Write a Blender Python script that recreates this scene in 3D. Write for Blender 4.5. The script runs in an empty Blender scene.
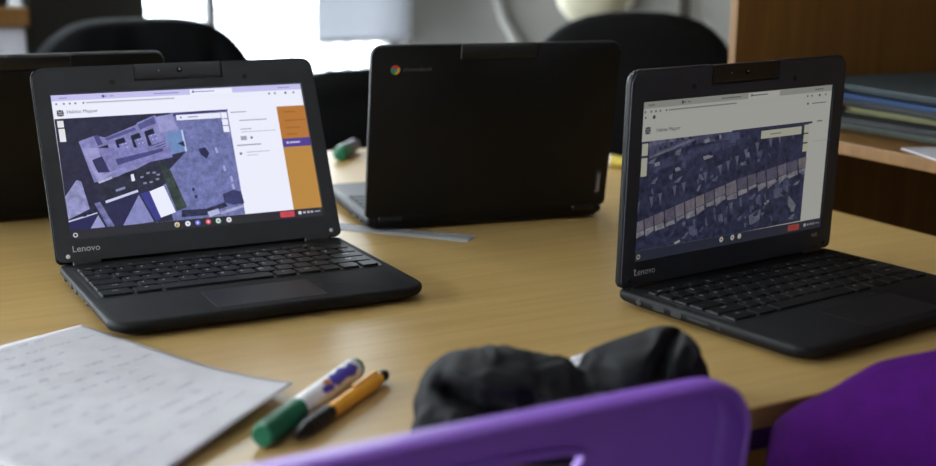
import bpy, bmesh, math, random
from math import sin, cos, pi, radians as R
from mathutils import Vector as V, Matrix as M, noise, Euler

# ---------------------------------------------------------------- set-up
S = bpy.context.scene
COL = S.collection
TZ = 0.74                       # table height; everything is laid out with the table top at z = 0
YAW = R(29.63)    # the table's long side against the camera's x axis
T = V((cos(YAW), sin(YAW), 0)); N = V((-sin(YAW), cos(YAW), 0))
def SN(s, n, z=0.0): return T*s + N*n + V((0, 0, z))
random.seed(3)

def lin(h):
    if isinstance(h, str):
        c = [int(h[i:i+2], 16)/255 for i in (0, 2, 4)]
    else: c = h
    return [x/12.92 if x <= .04045 else ((x+.055)/1.055)**2.4 for x in c]

# ---------------------------------------------------------------- materials
def new_mat(name):
    m = bpy.data.materials.new(name); m.use_nodes = True
    nt = m.node_tree; b = nt.nodes['Principled BSDF']
    return m, nt, b
def mat(name, col, rough=.5, metal=0, var=.06, scale=40, bump=.0, bscale=200, spec=.5, coords='Object', stretch=(1, 1, 1), **kw):
    m, nt, b = new_mat(name)
    c = lin(col)
    tc = nt.nodes.new('ShaderNodeTexCoord'); mp = nt.nodes.new('ShaderNodeMapping')
    mp.inputs['Scale'].default_value = stretch
    nt.links.new(tc.outputs[coords], mp.inputs[0])
    nz = nt.nodes.new('ShaderNodeTexNoise'); nz.inputs['Scale'].default_value = scale; nz.inputs['Detail'].default_value = 4
    nt.links.new(mp.outputs[0], nz.inputs['Vector'])
    rp = nt.nodes.new('ShaderNodeValToRGB')
    rp.color_ramp.elements[0].position = .3; rp.color_ramp.elements[1].position = .7
    rp.color_ramp.elements[0].color = [x*(1-var) for x in c]+[1]
    rp.color_ramp.elements[1].color = [min(1, x*(1+var)) for x in c]+[1]
    nt.links.new(nz.outputs['Fac'], rp.inputs[0]); nt.links.new(rp.outputs[0], b.inputs['Base Color'])
    b.inputs['Roughness'].default_value = rough; b.inputs['Metallic'].default_value = metal
    b.inputs['Specular IOR Level'].default_value = spec
    for k, v in kw.items(): b.inputs[k.replace('_', ' ')].default_value = v
    if bump:
        bp = nt.nodes.new('ShaderNodeBump'); bp.inputs['Strength'].default_value = bump; bp.inputs['Distance'].default_value = .002
        n2 = nt.nodes.new('ShaderNodeTexNoise'); n2.inputs['Scale'].default_value = bscale; n2.inputs['Detail'].default_value = 3
        nt.links.new(mp.outputs[0], n2.inputs['Vector']); nt.links.new(n2.outputs['Fac'], bp.inputs['Height'])
        nt.links.new(bp.outputs[0], b.inputs['Normal'])
    return m
def wood(name, c0, c1, rough=.35, fine=1.0, spec=.5, grain=0):
    m, nt, b = new_mat(name)
    tc = nt.nodes.new('ShaderNodeTexCoord'); mp = nt.nodes.new('ShaderNodeMapping'); mp.inputs['Scale'].default_value = [1.6 if k == grain else 26*fine for k in range(3)]
    nt.links.new(tc.outputs['Object'], mp.inputs[0])
    nz = nt.nodes.new('ShaderNodeTexNoise'); nz.inputs['Scale'].default_value = 2.2; nz.inputs['Detail'].default_value = 8; nz.inputs['Roughness'].default_value = .62; nz.inputs['Distortion'].default_value = .5
    nt.links.new(mp.outputs[0], nz.inputs['Vector'])
    rp = nt.nodes.new('ShaderNodeValToRGB')
    rp.color_ramp.elements[0].position = .32; rp.color_ramp.elements[1].position = .68
    rp.color_ramp.elements[0].color = lin(c0)+[1]; rp.color_ramp.elements[1].color = lin(c1)+[1]
    nt.links.new(nz.outputs['Fac'], rp.inputs[0])
    n3 = nt.nodes.new('ShaderNodeTexNoise'); n3.inputs['Scale'].default_value = 5; n3.inputs['Detail'].default_value = 2
    nt.links.new(tc.outputs['Object'], n3.inputs['Vector'])
    mx = nt.nodes.new('ShaderNodeMix'); mx.data_type = 'RGBA'; mx.blend_type = 'MULTIPLY'; mx.inputs[0].default_value = .18
    nt.links.new(rp.outputs[0], mx.inputs[6]); nt.links.new(n3.outputs['Fac'], mx.inputs[7])
    nt.links.new(mx.outputs[2], b.inputs['Base Color'])
    b.inputs['Roughness'].default_value = rough; b.inputs['Specular IOR Level'].default_value = spec
    return m
def glass(name, col=(1, 1, 1), rough=.0, alpha=None):
    m, nt, b = new_mat(name)
    b.inputs['Transmission Weight'].default_value = 1; b.inputs['Roughness'].default_value = rough
    b.inputs['Base Color'].default_value = (*col, 1); b.inputs['IOR'].default_value = 1.05
    return m

MT = dict(
    table=wood('table_laminate', 'c8a76c', 'b8955a', .34, spec=.42),
    table_edge=wood('table_edge_band', '9a7646', '8a683a', .4),
    bookcase=wood('bookcase_veneer', '88612d', '745024', .5, grain=2),
    plastic=mat('laptop_charcoal_plastic', '1d1e22', .48, bump=.08, bscale=900),
    bezel=mat('laptop_bezel_plastic', '2a2b31', .5, bump=.08, bscale=900),
    bezel_blue=mat('laptop_bezel_slate_plastic', '262b36', .5, bump=.08, bscale=900),
    lidback=mat('laptop_lid_plastic', '0b0b0e', .48, bump=.1, bscale=900, spec=.3),
    deck=mat('laptop_deck_plastic', '111115', .6, bump=.08, bscale=900, spec=.28),
    well=mat('keyboard_well', '101013', .6),
    key=mat('key_plastic', '0b0c0f', .55, spec=.3),
    legend=mat('key_legend_print', 'e2e2e6', .6),
    pad=mat('touchpad_surface', '111115', .52, spec=.28),
    port=mat('port_black', '050506', .6),
    port_metal=mat('port_metal', '8c8f96', .35, 1),
    rubber=mat('rubber_dark', '131316', .8),
    dot=mat('bumper_pale', 'd8dad6', .6),
    logo=mat('logo_silver', 'd4d6d8', .4),
    hinge=mat('hinge_plastic', '121215', .4),
    lens=mat('camera_lens', '060608', .08),
    glint=mat('glint_indicator_metal', 'a6a6aa', .3, .8),
    steel=mat('grey_metal', '58595c', .5, .25),
    paper=mat('note_paper', 'bdb9be', .75, bump=.15, bscale=60),
    ink=mat('pencil_ink', '83849a', .8),
    white_p=mat('marker_white_plastic', 'f2f2f6', .3),
    green_p=mat('green_plastic', '0b6243', .38),
    violet_ink=mat('violet_print', '4a3fa8', .5),
    orange_ink=mat('orange_print', 'c8763a', .5),
    blue_ink=mat('blue_print', '8f8fce', .5),
    amber=mat('amber_plastic', 'f0a830', .28),
    black_p=mat('black_plastic', '0e0e10', .3),
    purple=mat('purple_plastic', '8450bd', .38, var=.04, bump=.12, bscale=500),
    purple_cloth=mat('purple_fleece', '430060', .9, var=.18, scale=60, bump=.4, bscale=500, spec=.15),
    black_cloth=mat('black_fabric', '0a0a0e', .82, var=.15, scale=30, bump=.3, bscale=600, spec=.35),
    chair_black=mat('black_upholstery', '0a0a0c', .85, bump=.4, bscale=300, spec=.2),
    wall=mat('wall_paint_grey', '6b6862', .85, var=.03, scale=3),
    wall_w=mat('wall_paint_pale', 'dad9d6', .85, var=.03, scale=3),
    ceil=mat('ceiling_white', 'ecebe8', .9, var=.02, scale=3),
    floor=mat('floor_vinyl', '8d867b', .5, var=.1, scale=8),
    frame=mat('window_frame_grey', '5c5c5c', .5),
    ground=mat('outdoor_paving', 'd9d8d4', .9, var=.05, scale=1.5),
    cream=mat('cream_shade', 'ddd8bd', .6),
    cable=mat('pale_cable', 'a3a29e', .6),
    dark_cab=mat('dark_cabinet_paint', '24221f', .6),
    white_cab=mat('white_laminate', 'd6d6e2', .5),
    navy_cloth=mat('dark_navy_fabric', '090a0e', .9, var=.2, scale=25, bump=.3, bscale=400, spec=.15),
    f_teal=mat('teal_card', '333f44', .6), f_dark=mat('charcoal_card', '1d2123', .6), f_grey=mat('sage_grey_card', '5f665e', .7),
    f_blue=mat('blue_card', '34507e', .6), f_cream=mat('cream_card', '77754f', .7),
    yellow=mat('yellow_card', 'c9b34a', .5),
)

# ---------------------------------------------------------------- mesh helpers
def finish(name, bm, mats, parent=None, loc=(0, 0, 0), rot=(0, 0, 0), bevel=0, seg=2, ang=35, smooth=True, recenter=False, normals=True):
    if normals: bmesh.ops.recalc_face_normals(bm, faces=bm.faces)
    if recenter:
        xs = [v.co for v in bm.verts]
        c = V(((min(p.x for p in xs)+max(p.x for p in xs))/2, (min(p.y for p in xs)+max(p.y for p in xs))/2, min(p.z for p in xs)))
        for v in bm.verts: v.co -= c
        loc = tuple(V(loc) + Euler(rot).to_matrix() @ c)
    me = bpy.data.meshes.new(name); bm.to_mesh(me); bm.free()
    if smooth:
        me.shade_smooth(); me.set_sharp_from_angle(angle=R(ang))
    for m in (mats if isinstance(mats, (list, tuple)) else [mats]): me.materials.append(m)
    o = bpy.data.objects.new(name, me); COL.objects.link(o)
    o.parent = parent; o.location = loc; o.rotation_euler = rot
    if bevel:
        b = o.modifiers.new('Bevel', 'BEVEL'); b.width = bevel; b.segments = seg; b.limit_method = 'ANGLE'; b.angle_limit = R(40)
    return o
def empty(name, loc, rz=0):
    o = bpy.data.objects.new(name, None); COL.objects.link(o); o.empty_display_size = .05
    o.location = loc; o.rotation_euler = (0, 0, rz); return o
def tag(o, label, cat, group=None):
    o['label'] = label; o['category'] = cat
    if group: o['group'] = group
    return o
def struct(o): o['kind'] = 'structure'; return o
def BM(): return bmesh.new()
def box(bm, c, s, rot=None, mi=0):
    r = bmesh.ops.create_cube(bm, size=1)
    mx = M.Translation(c) @ (rot.to_4x4() if rot else M()) @ M.Diagonal((*s, 1))
    bmesh.ops.transform(bm, matrix=mx, verts=r['verts'])
    for f in {f for v in r['verts'] for f in v.link_faces}: f.material_index = mi
    return r['verts']
def rrect(w, d, r, k=6, cx=0, cy=0):
    """corner points of a rounded rectangle, r: one radius or (front-left, front-right, back-right, back-left)"""
    rs = r if isinstance(r, (tuple, list)) else (r,)*4
    out = []
    for (sx, sy, a0), q in zip(((-1, -1, pi), (1, -1, 1.5*pi), (1, 1, 0), (-1, 1, .5*pi)), rs):
        for i in range(k+1):
            a = a0 + i/k*pi/2
            out.append((cx + sx*(w/2-q) + q*cos(a), cy + sy*(d/2-q) + q*sin(a)))
    return out
def loft(bm, rings, cap0=True, cap1=True, closed=True, mi=0):
    vs = [[bm.verts.new(p) for p in ring] for ring in rings]
    fs = []
    n = len(vs[0])
    for a, b in zip(vs, vs[1:]):
        for i in range(n if closed else n-1):
            j = (i+1) % n
            fs.append(bm.faces.new((a[i], a[j], b[j], b[i])))
    if cap0: fs.append(bm.faces.new(vs[0][::-1]))
    if cap1: fs.append(bm.faces.new(vs[-1]))
    for f in fs: f.material_index = mi
    return vs
def rev(bm, prof, a, b, k=24, mi=0):
    """turned solid: prof = [(t along a->b in metres, radius)]"""
    a = V(a); d = (V(b)-a).normalized()
    u = d.orthogonal().normalized(); w = d.cross(u)
    loft(bm, [[a + d*t + (u*cos(2*pi*i/k) + w*sin(2*pi*i/k))*max(r, 1e-5) for i in range(k)] for t, r in prof], mi=mi)
def tube(bm, pts, r, k=10, mi=0):
    pts = [V(p) for p in pts]; rings = []; u = None
    for i, p in enumerate(pts):
        d = (pts[min(i+1, len(pts)-1)] - pts[max(i-1, 0)]).normalized()
        u = d.orthogonal().normalized() if u is None else (u - d*u.dot(d)).normalized()
        w = d.cross(u); rr = r[i] if isinstance(r, (list, tuple)) else r
        rings.append([p + (u*cos(2*pi*j/k) + w*sin(2*pi*j/k))*rr for j in range(k)])
    loft(bm, rings, mi=mi)
def text_mesh(txt, size, align='CENTER'):
    cu = bpy.data.curves.new('t', 'FONT'); cu.body = txt; cu.size = size; cu.align_x = align; cu.align_y = 'CENTER'; cu.resolution_u = 3
    ob = bpy.data.objects.new('t', cu); COL.objects.link(ob)
    bpy.context.view_layer.update()
    me = bpy.data.meshes.new_from_object(ob.evaluated_get(bpy.context.evaluated_depsgraph_get()))
    vs = [v.co.copy() for v in me.vertices]; fs = [tuple(p.vertices) for p in me.polygons]
    bpy.data.objects.remove(ob); bpy.data.curves.remove(cu); bpy.data.meshes.remove(me)
    return vs, fs
def add_text(bm, txt, size, mx, mi=0, align='CENTER', bold=0):
    vs, fs = text_mesh(txt, size, align)
    bv = [bm.verts.new(mx @ v) for v in vs]
    for f in fs:
        try: bm.faces.new([bv[i] for i in f]).material_index = mi
        except ValueError: pass
def remeshed(bm, voxel):
    me = bpy.data.meshes.new('tmp'); bm.to_mesh(me); bm.free()
    ob = bpy.data.objects.new('tmp', me); COL.objects.link(ob)
    md = ob.modifiers.new('r', 'REMESH'); md.mode = 'VOXEL'; md.voxel_size = voxel
    bpy.context.view_layer.update()
    m2 = bpy.data.meshes.new_from_object(ob.evaluated_get(bpy.context.evaluated_depsgraph_get()))
    b2 = bmesh.new(); b2.from_mesh(m2)
    bpy.data.objects.remove(ob); bpy.data.meshes.remove(me); bpy.data.meshes.remove(m2)
    return b2
def ball(bm, c, r, rot=None, sub=3):
    q = bmesh.ops.create_icosphere(bm, subdivisions=sub, radius=1)
    mx = M.Translation(c) @ (rot.to_4x4() if rot else M()) @ M.Diagonal((*r, 1))
    bmesh.ops.transform(bm, matrix=mx, verts=q['verts'])
SKY, EXPO = 13.5, 0.0
MAP_ONE = [
('2c2b40',0.35,[(0.002,0.167),(0.338,0.166),(0.674,0.166),(0.678,0.934),(-0.0,0.935)]),
('6f74a4',0.35,[(0.44,0.166),(0.674,0.166),(0.678,0.934),(0.392,0.935),(0.37,0.628),(0.488,0.444)]),
('8583b4',0.25,[(0.079,0.332),(0.141,0.298),(0.181,0.315),(0.302,0.24),(0.31,0.224),(0.382,0.178),(0.386,0.189),(0.455,0.173),(0.481,0.449),(0.361,0.489),(0.241,0.582),(0.115,0.623)]),
('57578a',0,[(0.178,0.32),(0.297,0.256),(0.303,0.275),(0.184,0.34)]),
('565688',0.2,[(0.31,0.237),(0.378,0.188),(0.382,0.237),(0.316,0.276)]),
('9a98c6',0.15,[(0.386,0.192),(0.451,0.177),(0.46,0.281),(0.393,0.307)]),
('6f8cb8',0.15,[(0.409,0.318),(0.479,0.295),(0.483,0.441),(0.427,0.467)]),
('c0cbe4',0,[(0.475,0.295),(0.482,0.293),(0.487,0.45),(0.479,0.453)]),
('2d2d4c',0,[(0.454,0.391),(0.479,0.375),(0.482,0.419)]),
('222338',0,[(0.15,0.383),(0.185,0.366),(0.196,0.461),(0.158,0.489)]),
('7d7cb0',0.2,[(0.162,0.414),(0.186,0.402),(0.198,0.464),(0.171,0.482)]),
('c4c4e6',0,[(0.172,0.412),(0.177,0.41),(0.178,0.419),(0.173,0.421)]),
('c4c4e6',0,[(0.186,0.407),(0.19,0.405),(0.191,0.413),(0.186,0.415)]),
('c4c4e6',0,[(0.175,0.439),(0.18,0.437),(0.181,0.446),(0.176,0.447)]),
('c4c4e6',0,[(0.189,0.434),(0.193,0.432),(0.194,0.44),(0.189,0.442)]),
('222338',0,[(0.215,0.339),(0.251,0.322),(0.261,0.418),(0.223,0.446)]),
('7d7cb0',0.2,[(0.227,0.371),(0.252,0.358),(0.264,0.42),(0.237,0.439)]),
('c4c4e6',0,[(0.238,0.369),(0.242,0.367),(0.243,0.375),(0.238,0.377)]),
('c4c4e6',0,[(0.251,0.363),(0.256,0.361),(0.257,0.37),(0.252,0.372)]),
('c4c4e6',0,[(0.241,0.396),(0.245,0.394),(0.246,0.402),(0.241,0.404)]),
('c4c4e6',0,[(0.254,0.39),(0.259,0.388),(0.26,0.397),(0.255,0.399)]),
('222338',0,[(0.276,0.314),(0.312,0.296),(0.323,0.393),(0.284,0.422)]),
('7d7cb0',0.2,[(0.288,0.346),(0.313,0.333),(0.325,0.395),(0.298,0.414)]),
('c4c4e6',0,[(0.299,0.343),(0.304,0.342),(0.304,0.35),(0.3,0.352)]),
('c4c4e6',0,[(0.313,0.338),(0.317,0.336),(0.318,0.345),(0.313,0.346)]),
('c4c4e6',0,[(0.302,0.371),(0.307,0.369),(0.307,0.377),(0.303,0.379)]),
('c4c4e6',0,[(0.316,0.365),(0.321,0.363),(0.321,0.372),(0.316,0.374)]),
('222338',0,[(0.331,0.29),(0.367,0.272),(0.378,0.369),(0.339,0.398)]),
('7d7cb0',0.2,[(0.343,0.322),(0.368,0.309),(0.38,0.372),(0.353,0.39)]),
('c4c4e6',0,[(0.354,0.32),(0.359,0.318),(0.359,0.326),(0.355,0.328)]),
('c4c4e6',0,[(0.368,0.314),(0.373,0.312),(0.373,0.321),(0.368,0.323)]),
('c4c4e6',0,[(0.357,0.347),(0.362,0.345),(0.363,0.354),(0.358,0.356)]),
('c4c4e6',0,[(0.371,0.341),(0.376,0.339),(0.376,0.348),(0.372,0.35)]),
('474778',0,[(0.342,0.395),(0.405,0.366),(0.406,0.372),(0.343,0.403)]),
('474778',0,[(0.345,0.414),(0.406,0.382),(0.407,0.389),(0.346,0.421)]),
('474778',0,[(0.347,0.432),(0.408,0.398),(0.409,0.405),(0.348,0.44)]),
('474778',0,[(0.35,0.451),(0.409,0.415),(0.41,0.421),(0.351,0.458)]),
('474778',0,[(0.352,0.469),(0.411,0.431),(0.411,0.437),(0.353,0.477)]),
('4a4a7c',0,[(0.137,0.303),(0.154,0.293),(0.168,0.361),(0.148,0.371)]),
('9c98c4',0.2,[(0.087,0.379),(0.152,0.387),(0.233,0.526),(0.129,0.625)]),
('7e7cae',0.3,[(0.148,0.386),(0.424,0.414),(0.426,0.487),(0.233,0.533),(0.156,0.573)]),
('48487a',0.2,[(0.206,0.473),(0.392,0.417),(0.394,0.438),(0.211,0.516)]),
('34335a',0,[(0.118,0.468),(0.158,0.445),(0.178,0.559),(0.134,0.558)]),
('2a2b3a',0.5,[(0.124,0.639),(0.192,0.606),(0.229,0.576),(0.385,0.504),(0.399,0.665),(0.281,0.708),(0.145,0.763)]),
('36403c',0.8,[(0.369,0.501),(0.41,0.58),(0.452,0.847),(0.41,0.869),(0.388,0.707)]),
('8a90a8',0,[(0.289,0.606),(0.302,0.603),(0.302,0.616),(0.29,0.619)]),
('8a90a8',0,[(0.315,0.581),(0.328,0.578),(0.328,0.591),(0.315,0.594)]),
('8a90a8',0,[(0.338,0.581),(0.351,0.579),(0.352,0.592),(0.339,0.594)]),
('8a90a8',0,[(0.353,0.598),(0.366,0.595),(0.366,0.608),(0.353,0.611)]),
('8a90a8',0,[(0.347,0.629),(0.36,0.626),(0.361,0.639),(0.348,0.642)]),
('8a90a8',0,[(0.321,0.646),(0.334,0.644),(0.335,0.657),(0.322,0.659)]),
('8a90a8',0,[(0.297,0.65),(0.31,0.648),(0.311,0.661),(0.298,0.663)]),
('e8eaf4',0,[(0.254,0.589),(0.266,0.584),(0.268,0.632),(0.255,0.637)]),
('b4b4d0',0.4,[(0.129,0.618),(0.182,0.59),(0.184,0.605),(0.132,0.634)]),
('888cae',0,[(0.189,0.684),(0.226,0.668),(0.227,0.683),(0.191,0.7)]),
('cfd2ea',0,[(0.145,0.756),(0.272,0.697),(0.274,0.713),(0.147,0.773)]),
('2b2a4c',0.2,[(0.16,0.935),(0.147,0.778),(0.273,0.721),(0.198,0.935)]),
('8688b8',0.15,[(0.198,0.935),(0.274,0.733),(0.316,0.928),(0.251,0.935)]),
('3c3f86',0.1,[(0.279,0.726),(0.316,0.713),(0.345,0.905),(0.324,0.93)]),
('f2f3fb',0,[(0.316,0.716),(0.374,0.683),(0.405,0.876),(0.345,0.905)]),
('8f8fb8',0.35,[(0.051,0.597),(0.067,0.609),(0.084,0.802),(0.001,0.862),(0.001,0.705)]),
('6a6a94',0.6,[(0.14,0.935),(0.103,0.766),(0.126,0.76),(0.166,0.935)]),
('2b2b55',0.1,[(0.0,0.884),(0.112,0.838),(0.078,0.935),(0.039,0.935),(0.0,0.934)]),
('9a9ac6',0.1,[(0.077,0.935),(0.111,0.849),(0.131,0.934),(0.113,0.935)]),
('c8c8e0',0,[(-0.0,0.87),(0.109,0.829),(0.11,0.837),(0.001,0.881)]),
('1e2034',0,[(0.055,0.833),(0.069,0.828),(0.069,0.849),(0.056,0.853)]),
('1e2034',0,[(0.075,0.822),(0.089,0.817),(0.089,0.838),(0.076,0.842)]),
('1e2034',0,[(0.095,0.807),(0.109,0.802),(0.109,0.823),(0.096,0.827)]),
('2c2e52',0,[(0.531,0.44),(0.561,0.432),(0.573,0.477),(0.559,0.515),(0.539,0.485)]),
('3a3c64',0.4,[(0.6,0.778),(0.644,0.753),(0.676,0.771),(0.681,0.857),(0.635,0.86),(0.602,0.837)]),
('2c3048',0.8,[(0.429,0.867),(0.53,0.871),(0.602,0.837),(0.613,0.866),(0.518,0.918),(0.425,0.915)]),
('b8bad8',0,[(0.528,0.894),(0.573,0.878),(0.577,0.913),(0.534,0.933)]),
('a8aac8',0.3,[(0.579,0.902),(0.678,0.867),(0.678,0.883),(0.582,0.923)]),
('a9acd2',0,[(0.597,0.441),(0.606,0.437),(0.61,0.477),(0.601,0.482)]),
('a9acd2',0,[(0.618,0.576),(0.627,0.572),(0.63,0.612),(0.621,0.617)]),
('a9acd2',0,[(0.64,0.656),(0.649,0.653),(0.652,0.692),(0.643,0.697)]),
('a9acd2',0,[(0.641,0.711),(0.65,0.708),(0.654,0.747),(0.644,0.752)]),
('2a2c4c',0,[(0.482,0.718),(0.492,0.715),(0.492,0.738),(0.482,0.741)]),
('2a2c4c',0,[(0.488,0.77),(0.498,0.767),(0.498,0.79),(0.488,0.793)]),
('3c3a70',0,[(0.453,0.175),(0.563,0.166),(0.675,0.166),(0.676,0.175),(0.454,0.196)]),
]
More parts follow.
